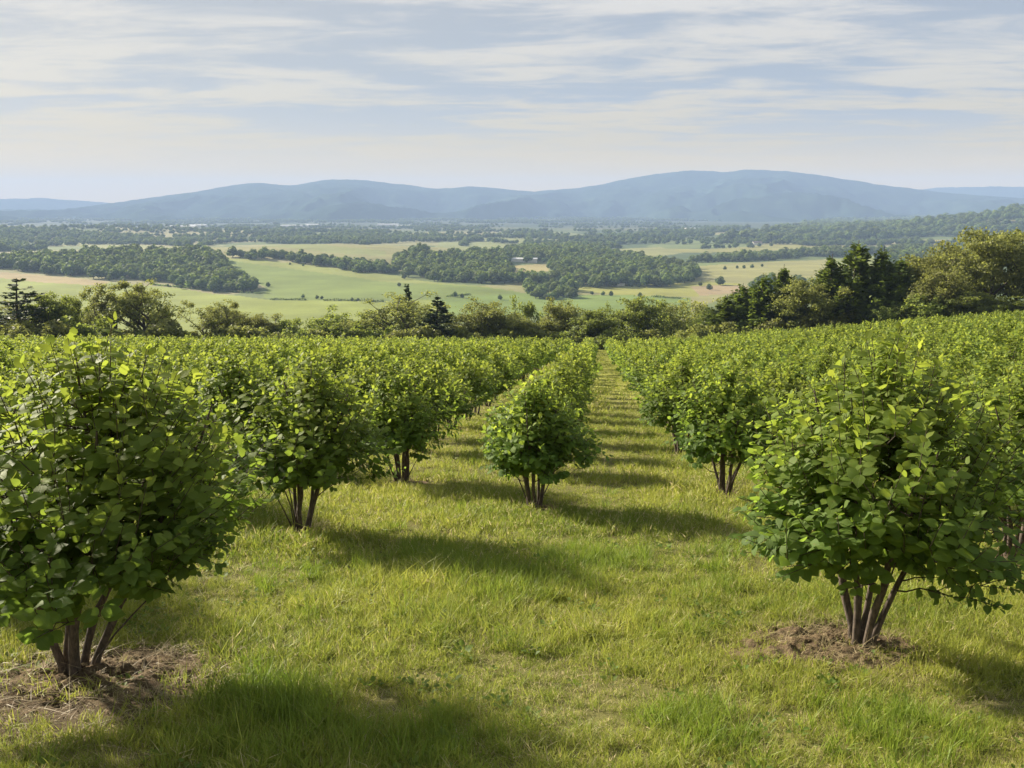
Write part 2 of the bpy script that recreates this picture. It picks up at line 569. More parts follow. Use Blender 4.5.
# ------------------------------------------------------------------ land use in the valley (outlines read off the photograph, laid on the ground)
FIELDS = [   # outline in image pixels, base colour; the big meadow's carries painted slope light
    ([(-90, 266), (0, 272), (60, 277), (110, 282), (180, 288), (268, 300), (385, 301), (440, 300), (440, 340), (-90, 340)], (0.205, 0.235, 0.048)),
    ([(-90, 266), (0, 272), (60, 277), (110, 282), (100, 286), (50, 283), (0, 278), (-90, 275)], (0.30, 0.235, 0.115)),
    ([(222, 258), (260, 260), (300, 264), (400, 276), (440, 283), (520, 292), (520, 297), (400, 301), (300, 300), (262, 298), (268, 288), (240, 275)], (0.150, 0.192, 0.044)),
    ([(222, 258), (260, 260), (300, 264), (400, 276), (440, 283), (520, 291), (400, 283), (300, 270), (240, 262)], (0.205, 0.225, 0.060)),  # upper strip of the big meadow, painted lighter for light on the slope
    ([(440, 299), (520, 293), (620, 295), (690, 298), (690, 318), (440, 318)], (0.138, 0.190, 0.044)),
    ([(570, 285), (620, 282), (700, 281), (740, 284), (735, 292), (690, 297), (620, 295), (575, 291)], (0.235, 0.235, 0.058)),
    ([(690, 286), (745, 285), (750, 292), (700, 296)], (0.28, 0.215, 0.12)),
    ([(685, 267), (740, 263), (830, 259), (900, 257), (900, 268), (850, 274), (800, 279), (745, 278), (695, 277)], (0.235, 0.225, 0.085)),
    ([(640, 248), (700, 249), (770, 245), (845, 242), (845, 246), (770, 251), (700, 253), (640, 252)], (0.23, 0.22, 0.075)),
    ([(6, 238), (60, 239), (120, 243), (185, 247), (120, 249), (45, 244)], (0.235, 0.24, 0.095)),
    ([(430, 247), (440, 240), (480, 236), (560, 232), (605, 236), (560, 244), (500, 248)], (0.20, 0.215, 0.08)),
    ([(265, 244), (330, 246), (385, 251), (385, 256), (330, 253), (268, 247)], (0.20, 0.215, 0.08)),
    ([(508, 266), (546, 264), (550, 271), (515, 273)], (0.31, 0.265, 0.115)),
    ([(612, 250), (660, 247), (682, 253), (640, 258)], (0.22, 0.22, 0.085)),
    ([(830, 259), (900, 255), (960, 254), (960, 275), (850, 275)], (0.20, 0.22, 0.065)),
]
FIELD_COLS = np.array([(0.11, 0.14, 0.05), (0.14, 0.17, 0.06), (0.22, 0.21, 0.09), (0.09, 0.12, 0.045), (0.25, 0.23, 0.11), (0.07, 0.10, 0.04)])
field_world = [([at(*p) for p in poly], c) for poly, c in FIELDS]

# mounds under the near bushes are part of the ground's colour as bare soil too
BUSH_SOIL = []       # (x, y, r) filled below before the ground is built


def land_colour(x, y):
    r = np.hypot(x, y)
    hillm = sstep(y, CREST + 60, CREST + 20)
    # valley: a patchwork of fields
    c, s = math.cos(0.35), math.sin(0.35)
    u, v = (c * x - s * y) / 230 + 0.6 * fbm(x / 500, y / 500, 31, 2), (s * x + c * y) / 420 + 0.6 * fbm(x / 500, y / 500, 37, 2)
    pick = (hash2(np.floor(u), np.floor(v), 5) * len(FIELD_COLS)).astype(int) % len(FIELD_COLS)
    col = FIELD_COLS[pick].copy()
    for poly, pc in field_world:
        m = in_poly(x, y, poly)
        col[m] = pc
    fw = sstep(r, 2600, 4600)[:, None] * 0.9
    col = col * (1 - fw) + fw * np.array([0.040, 0.060, 0.036])
    streak = 1 + 0.16 * fbm(x / 120, y / 40, 41, 4)
    col = col * streak[:, None]
    # orchard hill: grass over soil, drier in patches
    n = fbm(x / 2.6, y / 2.6, 51, 4)
    n2 = fbm(x / 0.7, y / 0.7, 53, 3)
    g = np.array([0.150, 0.142, 0.045])[None] * np.ones((len(x), 1))
    dry = np.array([0.215, 0.175, 0.085])
    k = sstep(n + 0.5 * n2, 0.05, 0.75)[:, None] * 0.75
    g = g * (1 - k) + dry * k
    lane = sstep(r, 22, 45)[:, None]
    g = g * (1 - lane) + lane * np.array([0.27, 0.27, 0.058]) * (1 + 0.3 * n[:, None])
    soil = np.zeros(len(x))
    for bx, by, br in BUSH_SOIL:
        near = (np.abs(x - bx) < 3 * br) & (np.abs(y - by) < 3 * br)
        if near.any():
            d = np.hypot(x[near] - bx, (y[near] - by)) / br + 0.35 * n2[near]
            soil[near] = np.maximum(soil[near], 1 - sstep(d, 0.75, 1.25))
    sc_ = np.array([0.10, 0.072, 0.043])
    g = g * (1 - soil[:, None]) + sc_ * soil[:, None]
    scrub = sstep(y, CREST - 2, CREST + 6)[:, None]
    g = g * (1 - scrub) + scrub * np.array([0.09, 0.105, 0.035])
    return g * hillm[:, None] + col * (1 - hillm[:, None])


# ------------------------------------------------------------------ orchard layout
ROW0, ROWGAP, INROW = -0.85, 2.68, 2.5
HERO = {   # row index (0 = left of the lane, 1 = right of it): nearest bushes, (pixel of the foot, height, radius) or (distance, height, radius)
    -1: [((76, 676), 2.32, 1.13), ((301, 533), 2.10, 0.98), ((402, 483), 1.88, 0.80)],
    0: [((535, 508), 1.78, 0.78)],
    1: [((862, 648), 2.38, 1.09), ((724, 494), 2.02, 0.86), ((681, 455), 1.95, 0.85)],
    -2: [(8.9, 2.05, 1.0), (12.9, 1.95, 0.9), (16.6, 2.0, 0.95)],
    2: [(10.7, 2.1, 1.0), (13.6, 2.0, 0.95)],
}
ORDER_END = {-1: 18.6, 0: 16.3, 1: 21.0, -2: 19.2, 2: 16.3}
bushes = []          # dicts: row, x, y, h, r
rb = random.Random(11)
for k in range(-42, 36):
    X = ROW0 + k * ROWGAP
    for spec, h, r in HERO.get(k, []):
        if isinstance(spec, tuple):
            x, y = at(*spec)
        else:
            x, y = X, spec
        bushes.append(dict(row=k, x=x, y=y, h=h, r=r))
    y = ORDER_END.get(k, 9.0 + (0.8 * k) % 1.7)
    while y < CREST - 1:
        jx, jy = rb.uniform(-0.16, 0.16), rb.uniform(-0.28, 0.28)
        h = rb.uniform(1.48, 1.82) * (0.82 if rb.random() < 0.06 else 1.0)
        r = rb.uniform(0.64, 0.82)
        if rb.random() > 0.05 or y < 22:
            bushes.append(dict(row=k, x=X + jx, y=y + jy, h=h, r=r))
        y += INROW * (1.14 if k <= -2 else 1.0)


def in_view(b, margin):
    p = CAM_M.T @ np.array([b['x'], b['y'], gz(b['x'], b['y']) + 1.2 - CAM_H])
    if p[2] > -2:
        return False
    u = CX + F_PX * p[0] / -p[2]
    rr = F_PX * b['r'] / -p[2]
    return -margin < u + rr and u - rr < 1024 + margin


for b in bushes:
    b['d'] = math.hypot(b['x'], b['y'])
beside = [b for b in bushes if not in_view(b, 0) and b['y'] > 2.5 and in_view(b, 700 * 5.0 / max(b['y'], 5.0) + 60)]
bushes = [b for b in bushes if in_view(b, 0)]
bushes.sort(key=lambda b: b['d'])
for b in bushes[:60]:
    BUSH_SOIL.append((b['x'] + (-0.20 if b['row'] == 1 and b['d'] < 9 else 0.22 if b['row'] == -1 and b['d'] < 9 else 0.05), b['y'] - (0.18 if b['row'] == -1 and b['d'] < 9 else 0.02), (0.95 if b['row'] == -1 else 0.62) if b['d'] < 9 else 0.36))


# ------------------------------------------------------------------ ground sheet
def build_ground():
    a1 = np.arange(-37.0, 37.01, 0.11)
    a0 = np.concatenate([np.arange(-180, -40, 4.0), np.arange(-40, -37.1, 0.5)])
    a2 = np.concatenate([np.arange(37.5, 40.1, 0.5), np.arange(44, 180, 4.0)])
    ang = np.radians(np.concatenate([a0, a1, a2])) - YAW
    rad = np.concatenate([np.geomspace(0.6, 200, 330), np.geomspace(203, 13000, 410)])
    A, Rr = np.meshgrid(ang, rad)
    x, y = (np.sin(A) * Rr).ravel(), (np.cos(A) * Rr).ravel()
    z = ground(x, y)
    na, nr = len(ang), len(rad)
    i, j = np.meshgrid(np.arange(nr - 1), np.arange(na))
    i, j = i.ravel(), j.ravel()
    k = (j + 1) % na
    f = np.stack([i * na + j, i * na + k, (i + 1) * na + k, (i + 1) * na + j], 1)[:, ::-1]
    mb = MB()
    mb.add(np.stack([x, y, z], 1), f)
    c = len(x)
    mb.add([[0, 0, gz(0, 0)]], np.zeros((0, 3), int))
    mb.faces_only(np.stack([np.full(na, c), (np.arange(na) + 1) % na, np.arange(na)], 1))
    me = mb.build('ground', M_GROUND)
    col = np.ones((c + 1, 4), np.float32)
    col[:c, :3] = land_colour(x, y)
    col[c, :3] = (0.12, 0.14, 0.04)
    ca = me.attributes.new('land', 'FLOAT_COLOR', 'POINT')
    ca.data.foreach_set('color', col.ravel())
    o = link('ground', me)
    tag(o, 'grassy hillside dropping to a patchwork valley floor', None, None, 'structure')


build_ground()


# ------------------------------------------------------------------ mountains
def mountain(name, profile, dist, front, back, seed, rough, label):
    xs = np.array([p[0] for p in profile], float)
    ys = np.array([p[1] for p in profile], float)
    px = np.arange(xs[0], xs[-1] + 0.1, 2.0)
    py = np.interp(px, xs, ys)
    ker = np.hanning(15)
    ker /= ker.sum()
    pad = np.pad(py, 7, mode='edge')
    py = np.convolve(pad, ker, 'valid')
    rr = np.concatenate([np.linspace(dist - front, dist, 90), np.linspace(dist + 60, dist + back, 20)])
    V = np.zeros((len(rr), len(px), 3))
    for i, p in enumerate(px):
        x1, y1 = dir_px(p, 1.0)
        V[:, i, 0], V[:, i, 1] = x1 * rr, y1 * rr
    top = np.array([z_px(q, dist) for q in py])
    fr_ = front * (1 - 0.30 * np.clip(0.5 + fbm(px / 90, 0 * px, seed + 8, 3), 0, 1))
    t = np.where(rr[:, None] <= dist, (rr[:, None] - (dist - fr_[None])) / fr_[None], 1 - (rr[:, None] - dist) / back)
    shape = np.clip(t, 0, 1) ** 1.25
    base = VALLEY - 25
    z = base + (top[None] - base) * shape
    nx, ny = V[:, :, 0], V[:, :, 1]
    rid = 1 - np.abs(fbm(nx / 1100, ny / 1900, seed, 5, 0.52)) * 2
    z = z + rough * (rid - 0.72) * np.sin(np.clip(t, 0, 1) * math.pi) ** 0.8
    z = z + 9 * fbm(nx / 150, ny / 150, seed + 3, 4, 0.6) * np.clip(t * 3, 0, 1)
    V[:, :, 2] = z
    n, m = len(rr), len(px)
    i, j = np.meshgrid(np.arange(n - 1), np.arange(m - 1))
    i, j = i.ravel(), j.ravel()
    mb = MB()
    mb.add(V.reshape(-1, 3), np.stack([i * m + j, i * m + j + 1, (i + 1) * m + j + 1, (i + 1) * m + j], 1))
    o = link(name, mb.build(name, M_MOUNT))
    tag(o, label, None, None, 'structure')


mountain('mountain_ridge', [(-260, 214), (60, 210), (100, 206), (150, 199), (200, 192.5), (240, 186), (262, 183.5), (295, 186), (330, 180), (355, 179.5), (400, 184), (435, 189), (470, 186.5), (500, 188), (530, 192), (580, 188), (640, 176), (680, 171), (720, 172.5), (742, 170), (785, 172), (830, 179.5), (880, 187), (930, 193), (980, 197), (1040, 200), (1300, 206)],
         8800, 4000, 2200, 61, 165, 'long blue wooded mountain range across the valley')
mountain('distant_ridge', [(-300, 203), (-100, 200), (0, 200), (50, 198.5), (100, 202), (180, 208), (400, 210), (800, 206), (880, 195), (930, 189), (980, 188), (1040, 190), (1150, 194), (1300, 200)],
         11800, 1800, 900, 77, 60, 'pale far ridges showing at both ends of the mountain range')

# ------------------------------------------------------------------ haze: the air of the valley
def build_haze():
    m, nt, out = new_mat('haze')
    v = nt.nodes.new('ShaderNodeVolumePrincipled')
    v.inputs['Color'].default_value = (*HAZE_COLOR, 1)
    v.inputs['Density'].default_value = HAZE_DENSITY
    v.inputs['Density Attribute'].default_value = ''
    v.inputs['Anisotropy'].default_value = 0.0
    nt.links.new(v.outputs[0], out.inputs['Volume'])
    try:
        m.cycles.homogeneous_volume = True
    except Exception:
        pass
    x0, x1, y0, y1, z0, z1 = -13400, 13400, -13400, 13400, -180, 345
    vv = [(x, y, z) for z in (z0, z1) for y in (y0, y1) for x in (x0, x1)]
    ff = [(0, 2, 3, 1), (4, 5, 7, 6), (0, 1, 5, 4), (2, 6, 7, 3), (0, 4, 6, 2), (1, 3, 7, 5)]
    mb = MB()
    mb.add(vv, ff)
    o = link('haze', mb.build('haze', m, False))
    tag(o, 'pale blue haze filling the valley air', 'haze', None, 'stuff')


build_haze()

# ------------------------------------------------------------------ leaves
LEAF_T = [0.0, 0.14, 0.36, 0.60, 0.82, 1.0]
LEAF_W = [0.03, 0.25, 0.38, 0.34, 0.16, 0.0]


def leaf_shape(lod):
    """verts (x across, y along, z up), faces, uv"""
    v, uv = [], []
    if lod == 0:
        for t, w in zip(LEAF_T[:-1], LEAF_W[:-1]):
            for s in (-1, 0, 1):
                v.append((s * w, t, abs(s) * w * (0.15 - 0.12 * t) + 0.016 * s * math.sin(9 * t) - 0.22 * t * t + 0.05 * t))
                uv.append((s * w / 0.42, t))
        v.append((0, 1, -0.17))
        uv.append((0, 1))
        q, tr = [], []
        for i in range(4):
            a = i * 3
            q += [(a, a + 1, a + 4, a + 3), (a + 1, a + 2, a + 5, a + 4)]
        tr = [(12, 13, 15), (13, 14, 15)]
        return np.array(v), [np.array(q), np.array(tr)], np.array(uv)
    v = [(0, 0, 0), (-0.40, 0.36, 0.08), (0, 0.45, -0.02), (0.40, 0.36, 0.08), (-0.24, 0.80, -0.03), (0.24, 0.80, -0.03), (0, 1.0, -0.14)]
    if lod == 1:
        return np.array(v), [np.array([(0, 2, 4, 1), (0, 3, 5, 2)]), np.array([(2, 6, 4), (2, 5, 6)])], np.zeros((7, 2))
    v = [(0, 0, 0), (-0.42, 0.5, 0.06), (0, 1.0, -0.12), (0.42, 0.5, 0.06)]
    return np.array(v), [np.array([(0, 2, 1), (0, 3, 2)])], np.zeros((4, 2))


def add_leaves(mb, lod, pos, axis, nrm, size, attr, mat=0):
    shp, faces, uv = leaf_shape(lod)
    axis = norm(axis)
    side = norm(np.cross(axis, nrm))
    up = np.cross(side, axis)
    M = np.stack([side, axis, up], 2) * size[:, None, None]
    V = np.einsum('nij,kj->nki', M, shp) + pos[:, None, :]
    n, k = len(pos), len(shp)
    base = mb.n
    mb.v.append(V.reshape(-1, 3))
    mb.a.append(np.repeat(attr, k, axis=0))
    mb.uv.append(np.tile(uv, (n, 1)))
    mb.n += n * k
    off = base + (np.arange(n) * k)[:, None, None]
    for f in faces:
        g = (f[None] + off).reshape(-1, f.shape[1])
        mb.faces_only(g, mat)


def bush_meshes(seed, H, Rr, lod, n_shoots, leaf, per_shoot, lean=0.0):
    """returns (foliage builder, branch builder, [stem builders])"""
    r = np.random.default_rng(seed)
    fol, br, stems, stem_pts = MB(), MB(), [], []
    ns = int(r.integers(4, 7))
    a0 = r.uniform(0, 6.28)
    for i in range(ns):
        a = a0 + i * 2 * math.pi / ns + r.uniform(-0.4, 0.4)
        lead = i == 0
        spread = (0.12 if lead else r.uniform(0.30, 0.62)) * Rr
        hs = (0.90 if lead else r.uniform(0.62, 0.86)) * H
        t = np.linspace(0, 1, 9)
        b = 0.035 + 0.04 * r.random()
        p = np.stack([np.cos(a) * (b + spread * t ** 1.15), np.sin(a) * (b + spread * t ** 1.15), hs * t - 0.10 * (1 - t)], 1)
        p[1:, :2] += np.cumsum(r.normal(0, 0.019, (8, 2)), 0)
        rad = (0.016 + 0.018 * r.random()) * (1 - t) ** 0.8 + 0.006
        rad = rad * (1 + 0.10 * r.normal(0, 1, 9)).clip(0.8, 1.2)
        rad[0] *= 1.35
        m = MB()
        m.tube(p, rad * (1.0 if lod < 2 else 1.2), 8 if lod == 0 else 5)
        stems.append(m)
        tt = np.linspace(0.22, 0.98, 30)
        stem_pts.append(np.stack([np.interp(tt, t, p[:, q]) for q in range(3)], 1))
    if lod == 0:                                   # thin suckers from the stool
        for i in range(int(r.integers(2, 5))):
            a = r.uniform(0, 6.28)
            t = np.linspace(0, 1, 6)
            hs, sprd = r.uniform(0.35, 0.62) * H, r.uniform(0.25, 0.6) * Rr
            p = np.stack([np.cos(a) * (0.07 + sprd * t ** 1.3), np.sin(a) * (0.07 + sprd * t ** 1.3), hs * t - 0.06 * (1 - t)], 1)
            p[1:] += np.cumsum(r.normal(0, 0.012, (5, 3)), 0)
            m = MB()
            m.tube(p, 0.008 * (1 - 0.7 * t) + 0.002, 5)
            stems.append(m)
    sp = np.concatenate(stem_pts)
    # shoots: tips spread through a lumpy, egg-shaped crown
    n = n_shoots
    u = r.uniform(-0.92, 1, n)
    ph = r.uniform(0, 2 * math.pi, n)
    lump = 1 + 0.24 * np.sin(ph * 3 + seed) * np.cos(u * 3.1 + seed * 2) + 0.16 * np.sin(ph * 5 + 2 * seed + 3 * u) + r.normal(0, 0.06, n)
    rho = np.where(r.random(n) < 0.70, r.uniform(0.80, 1.02, n), r.uniform(0.40, 0.82, n)) * lump
    cz = 0.55 * H
    rz = np.where(u > 0, 0.39 * H, 0.275 * H)
    rh = np.where(u > 0, np.maximum(1 - np.maximum(u, 0) ** 1.9, 0.02) ** 0.78, np.sqrt(np.maximum(1 - np.abs(u) ** 2.8, 0.02)))
    tip = np.stack([Rr * rho * rh * np.cos(ph), Rr * rho * rh * np.sin(ph), cz + rz * rho * u], 1)
    out = norm(np.stack([np.cos(ph) * rh, np.sin(ph) * rh, 0.25 * u], 1))
    lift = np.where(u > -0.2, r.uniform(0.65, 1.4, n), r.uniform(-0.15, 0.45, n))
    d = norm(out + np.stack([np.zeros(n), np.zeros(n), lift], 1) + r.normal(0, 0.18, (n, 3)))
    ln = r.uniform(0.24, 0.40, n)
    # leaders that stand up above the crown
    nl = max(5, n // 9)
    pl = r.uniform(0, 2 * math.pi, nl)
    rl = Rr * 0.80 * np.sqrt(r.random(nl))
    rl[0] *= 0.2
    lt = np.stack([rl * np.cos(pl), rl * np.sin(pl), H * (1.04 - 0.58 * (rl / Rr) ** 1.7) + r.uniform(-0.10, 0.12, nl)], 1)
    ld = norm(np.stack([0.25 * np.cos(pl), 0.25 * np.sin(pl), np.ones(nl)], 1) + r.normal(0, 0.10, (nl, 3)))
    tip, d, ln = np.concatenate([tip, lt]), np.concatenate([d, ld]), np.concatenate([ln, r.uniform(0.34, 0.50, nl)])
    out = np.concatenate([out, norm(ld + np.stack([np.cos(pl), np.sin(pl), 0 * pl], 1))])
    young_s = np.concatenate([sstep(tip[:n, 2], 0.35 * H, 0.92 * H) * 0.8 + 0.15 * r.random(n), r.uniform(0.75, 1, nl)])
    n += nl
    base = tip - d * ln[:, None]
    # twigs joining the shoots to the stems, inner shoots first, outer ones forking off them
    order = np.argsort(np.hypot(base[:, 0], base[:, 1]) + 0.15 * r.random(n))
    nodes, nrad = np.zeros((len(sp) + 2 * n, 3)), np.zeros(len(sp) + 2 * n)
    nodes[:len(sp)], nrad[:len(sp)], nn_ = sp, 0.0095, len(sp)
    for i in order:
        if lod == 2 and i % 3:
            continue
        dv = base[i] - nodes[:nn_]
        hd = np.hypot(dv[:, 0], dv[:, 1])
        cost = np.linalg.norm(dv, axis=1) + 2.2 * np.maximum(0, nodes[:nn_, 2] - (base[i, 2] - 0.42 * hd)) + 0.05 * r.random(nn_)
        j = int(np.argmin(cost))
        q, r0 = nodes[j], max(0.0036, nrad[j] * 0.8)
        gap_ = np.linalg.norm(base[i] - q)
        mid = 0.5 * (q + base[i]) + np.array([0, 0, -0.10 * gap_]) + r.normal(0, 0.05 * gap_ + 0.004, 3)
        r1 = max(0.0032, r0 * 0.72)
        ps = np.array([q, mid, base[i], base[i] + d[i] * ln[i] * 0.55, tip[i]]) if lod == 0 else np.array([q, mid, base[i], tip[i]])
        rd = np.array([r0, 0.5 * (r0 + r1), r1, 0.003, 0.0018]) if lod == 0 else np.array([r0, 0.5 * (r0 + r1), r1, 0.003])
        br.tube(ps, rd, 5 if lod == 0 else 3)
        nodes[nn_], nodes[nn_ + 1], nrad[nn_], nrad[nn_ + 1] = mid, base[i], 0.5 * (r0 + r1), r1
        nn_ += 2
    # leaves: two-ranked along each shoot
    P, A, Nn, S, AT = [], [], [], [], []
    up = np.array([0, 0, 1.0])
    for i in range(n):
        m = max(4, int(per_shoot * ln[i] / 0.32 + r.uniform(-0.6, 1.2)))
        sidev = np.cross(d[i], up)
        if np.linalg.norm(sidev) < 0.25:
            sidev = np.cross(d[i], out[i] + r.normal(0, 0.5, 3))
        sidev = norm(sidev)
        oth = np.cross(sidev, d[i])
        rot0 = r.uniform(-0.5, 0.5)
        vert = abs(d[i, 2]) > 0.8
        for j in range(m):
            t = (j + 0.4 * r.random()) / m
            an = rot0 + (j % 2) * math.pi + r.normal(0, 0.35)
            if vert:
                an = rot0 + j * 2.2 + r.normal(0, 0.3)
            latv = sidev * math.cos(an) + oth * math.sin(an)
            term = j >= m - 2
            ax = latv * (0.55 if term else 0.95) + d[i] * (0.9 if term else 0.42) + up * r.normal(0.04 if term else -0.14, 0.16)
            nn = up * 0.85 + out[i] * 0.38 + r.normal(0, 0.28, 3)
            if tip[i, 2] < 0.45 * H:
                nn = up * 0.6 + out[i] * 0.75 + r.normal(0, 0.28, 3)
                ax = ax - up * 0.22
            P.append(base[i] + d[i] * ln[i] * t + norm(ax) * 0.012)
            A.append(ax)
            Nn.append(nn)
            S.append(leaf * (1.08 - 0.52 * t * t) * r.choice([0.62, 0.85, 1.0, 1.0, 1.12, 1.28]) * r.uniform(0.9, 1.1))
            yo = np.clip(young_s[i] * (0.48 + 0.52 * t) * r.uniform(0.75, 1.1) + r.normal(0, 0.05), 0, 1)
            AT.append((yo, r.random(), t))
    add_leaves(fol, lod, np.array(P), np.array(A), np.array(Nn), np.array(S), np.array(AT))
    if lean:                                       # the crown leans off the foot
        for m in [fol, br] + stems:
            for v in m.v:
                v[:, 0] += lean * np.clip(v[:, 2] / (0.6 * H), 0, 1.2) ** 1.3
    return fol, br, stems


def make_bush_proto(seed, H, Rr, lod, n_shoots, leaf, per, lean=0.0):
    fol, br, st = bush_meshes(seed, H, Rr, lod, n_shoots, leaf, per, lean)
    return dict(H=H, R=Rr,
                foliage=fol.build('foliage', M_LEAF if lod == 0 else M_LEAF_FAR, True, lod == 0),
                branch=br.build('twigs', M_TWIG), stems=[s.build('stem', M_BARK) for s in st])


def one_mesh_bush(seed, H, Rr, n_shoots, leaf, per):
    fol, br, st = bush_meshes(seed, H, Rr, 2, n_shoots, leaf, per)
    for s in st + [br]:
        base = fol.n
        for v, a, uv in zip(s.v, s.a, s.uv):
            fol.v.append(v)
            fol.a.append(a)
            fol.uv.append(uv)
            fol.n += len(v)
        fol.loops += [l + base for l in s.loops]
        fol.sizes += s.sizes
        fol.mats += [np.ones_like(x) for x in s.mats]
    return fol.build('orchard_bush', [M_LEAF_FAR, M_BARK])


ONES = ['', 'first', 'second', 'third', 'fourth', 'fifth', 'sixth', 'seventh', 'eighth', 'ninth', 'tenth', 'eleventh', 'twelfth', 'thirteenth', 'fourteenth', 'fifteenth', 'sixteenth', 'seventeenth', 'eighteenth', 'nineteenth']
TENS = {2: ('twenty', 'twentieth'), 3: ('thirty', 'thirtieth'), 4: ('forty', 'fortieth'), 5: ('fifty', 'fiftieth')}


def ordinal(n):
    if n < 20:
        return ONES[n]
    t, o = divmod(n, 10)
    return TENS[t][1] if o == 0 else TENS[t][0] + '-' + ONES[o]


HERO_LABEL = {
    (-1, 1): 'large broad orchard bush on bare soil in the lower left foreground',
    (-1, 2): 'wide bush with a long shadow, next behind the large lower left foreground bush',
    (0, 1): 'neat upright small bush standing alone at the head of the row beside the lane',
    (1, 1): 'big round bush on tan soil at the right, nearest to the grass lane',
}
LEAN = {(-1, 1): 0.27, (-1, 2): 0.14, (1, 1): 0.06}
GROUP_BUSH = 'leafy bushes planted in orchard rows'
protos0 = {}
far_pts = []
P1 = [make_bush_proto(200 + i, 2.0, 0.9, 1, 165, 0.135, 8) for i in range(5)]
P2 = [one_mesh_bush(300 + i, 2.0, 0.92, 78, 0.215, 6) for i in range(6)]
P3 = [one_mesh_bush(400 + i, 2.0, 0.95, 42, 0.31, 5) for i in range(4)]
PN = [make_bush_proto(150 + i, 2.0, 0.9, 0, 400, 0.094, 10) for i in range(4)]
cnt_row = {}
NEAR0, NEAR1, INDIV = 20, 75, 300
for i, b in enumerate(bushes):
    z = gz(b['x'], b['y'])
    b['z'] = z
    if i >= INDIV:
        far_pts.append((b['x'], b['y'], z - 0.03, b['h'] / 2.0, b['r'] / 0.93, rb.uniform(0, 6.28), rb.randrange(4)))
        continue
    k = b['row']
    cnt_row[k] = cnt_row.get(k, 0) + 1
    side = 'left' if k <= 0 else 'right'
    rown = (1 - k) if k <= 0 else k
    label = HERO_LABEL.get((k, cnt_row[k])) or f"leafy green bush, {ordinal(cnt_row[k])} from the front in the {ordinal(rown)} row {side} of the lane"
    if i < NEAR1:
        if b['d'] < 14.5 and b['row'] in (-1, 0, 1):
            P = make_bush_proto(int(b['x'] * 31 + b['y'] * 17 + 900), b['h'], b['r'], 0, 580 if b['d'] < 10 else 440, 0.097 if b['d'] < 10 else 0.097, 10, LEAN.get((k, cnt_row[k]), 0.0))
        else:
            P = PN[i % len(PN)] if i < NEAR0 else P1[i % len(P1)]
        sxy, sz = b['r'] / P['R'], b['h'] / P['H']
        root = empty('orchard_bush', (b['x'], b['y'], z), rb.uniform(0, 6.28) if b['d'] > 14.5 else 0.0, (sxy, sxy, sz))
        tag(root, label, 'bush', GROUP_BUSH)
        link('foliage', P['foliage'], root)
        link('twigs', P['branch'], root)
        for s in P['stems']:
            link('stem', s, root)
    else:
        me = P2[i % len(P2)]
        o = link('orchard_bush', me)
        o.location, o.rotation_euler = (b['x'], b['y'], z), (0, 0, rb.uniform(0, 6.28))
        o.scale = (b['r'] / 0.92, b['r'] / 0.92, b['h'] / 2.0)
        tag(o, label, 'bush', GROUP_BUSH)


# ------------------------------------------------------------------ scattering for what nobody could count
def scatter(name, pts, scale, rot, idx, meshes, label, cat):
    """one object: meshes repeated on points"""
    col = bpy.data.collections.new(name + '_source')
    for q, me in enumerate(meshes):
        o = bpy.data.objects.new(f'{name}_source_{q:02d}', me)
        col.objects.link(o)
    me = bpy.data.meshes.new(name)
    n = len(pts)
    me.vertices.add(n)
    me.vertices.foreach_set('co', np.asarray(pts, np.float32).ravel())
    for nm, typ, key, arr in (('sc', 'FLOAT_VECTOR', 'vector', scale), ('rot', 'FLOAT_VECTOR', 'vector', rot), ('pick', 'INT', 'value', idx)):
        a = me.attributes.new(nm, typ, 'POINT')
        a.data.foreach_set(key, np.asarray(arr, np.int32 if typ == 'INT' else np.float32).ravel())
    o = link(name, me)
    tag(o, label, cat, None, 'stuff')
    ng = bpy.data.node_groups.new(name, 'GeometryNodeTree')
    ng.interface.new_socket('Geometry', in_out='INPUT', socket_type='NodeSocketGeometry')
    ng.interface.new_socket('Geometry', in_out='OUTPUT', socket_type='NodeSocketGeometry')
    gi, go = ng.nodes.new('NodeGroupInput'), ng.nodes.new('NodeGroupOutput')
    ci = ng.nodes.new('GeometryNodeCollectionInfo')
    ci.inputs['Collection'].default_value = col
    ci.inputs['Separate Children'].default_value = True
    ci.inputs['Reset Children'].default_value = True
    ip = ng.nodes.new('GeometryNodeInstanceOnPoints')
    ip.inputs['Pick Instance'].default_value = True

    def na(nm, typ):
        a = ng.nodes.new('GeometryNodeInputNamedAttribute')
        a.data_type = typ
        a.inputs['Name'].default_value = nm
        return a.outputs[0]
    e2r = ng.nodes.new('FunctionNodeEulerToRotation')
    L = ng.links.new
    L(gi.outputs[0], ip.inputs['Points'])
    L(ci.outputs[0], ip.inputs['Instance'])
    L(na('pick', 'INT'), ip.inputs['Instance Index'])
    L(na('rot', 'FLOAT_VECTOR'), e2r.inputs[0])
    L(e2r.outputs[0], ip.inputs['Rotation'])
    L(na('sc', 'FLOAT_VECTOR'), ip.inputs['Scale'])
    L(ip.outputs[0], go.inputs[0])
    md = o.modifiers.new('scatter', 'NODES')
    md.node_group = ng
    return o


for b in beside:
    far_pts.append((b['x'], b['y'], gz(b['x'], b['y']) - 0.03, b['h'] / 2.0, b['r'] / 0.93, rb.uniform(0, 6.28), (4 + rb.randrange(6)) if b['d'] < 45 else rb.randrange(4)))
fp = np.array(far_pts)
scatter('orchard_rows', fp[:, :3], np.stack([fp[:, 4], fp[:, 4], fp[:, 3]], 1), np.stack([0 * fp[:, 5], 0 * fp[:, 5], fp[:, 5]], 1), fp[:, 6].astype(int), P3 + P2,
        'remaining rows of green bushes running down to the tree line', 'bushes')


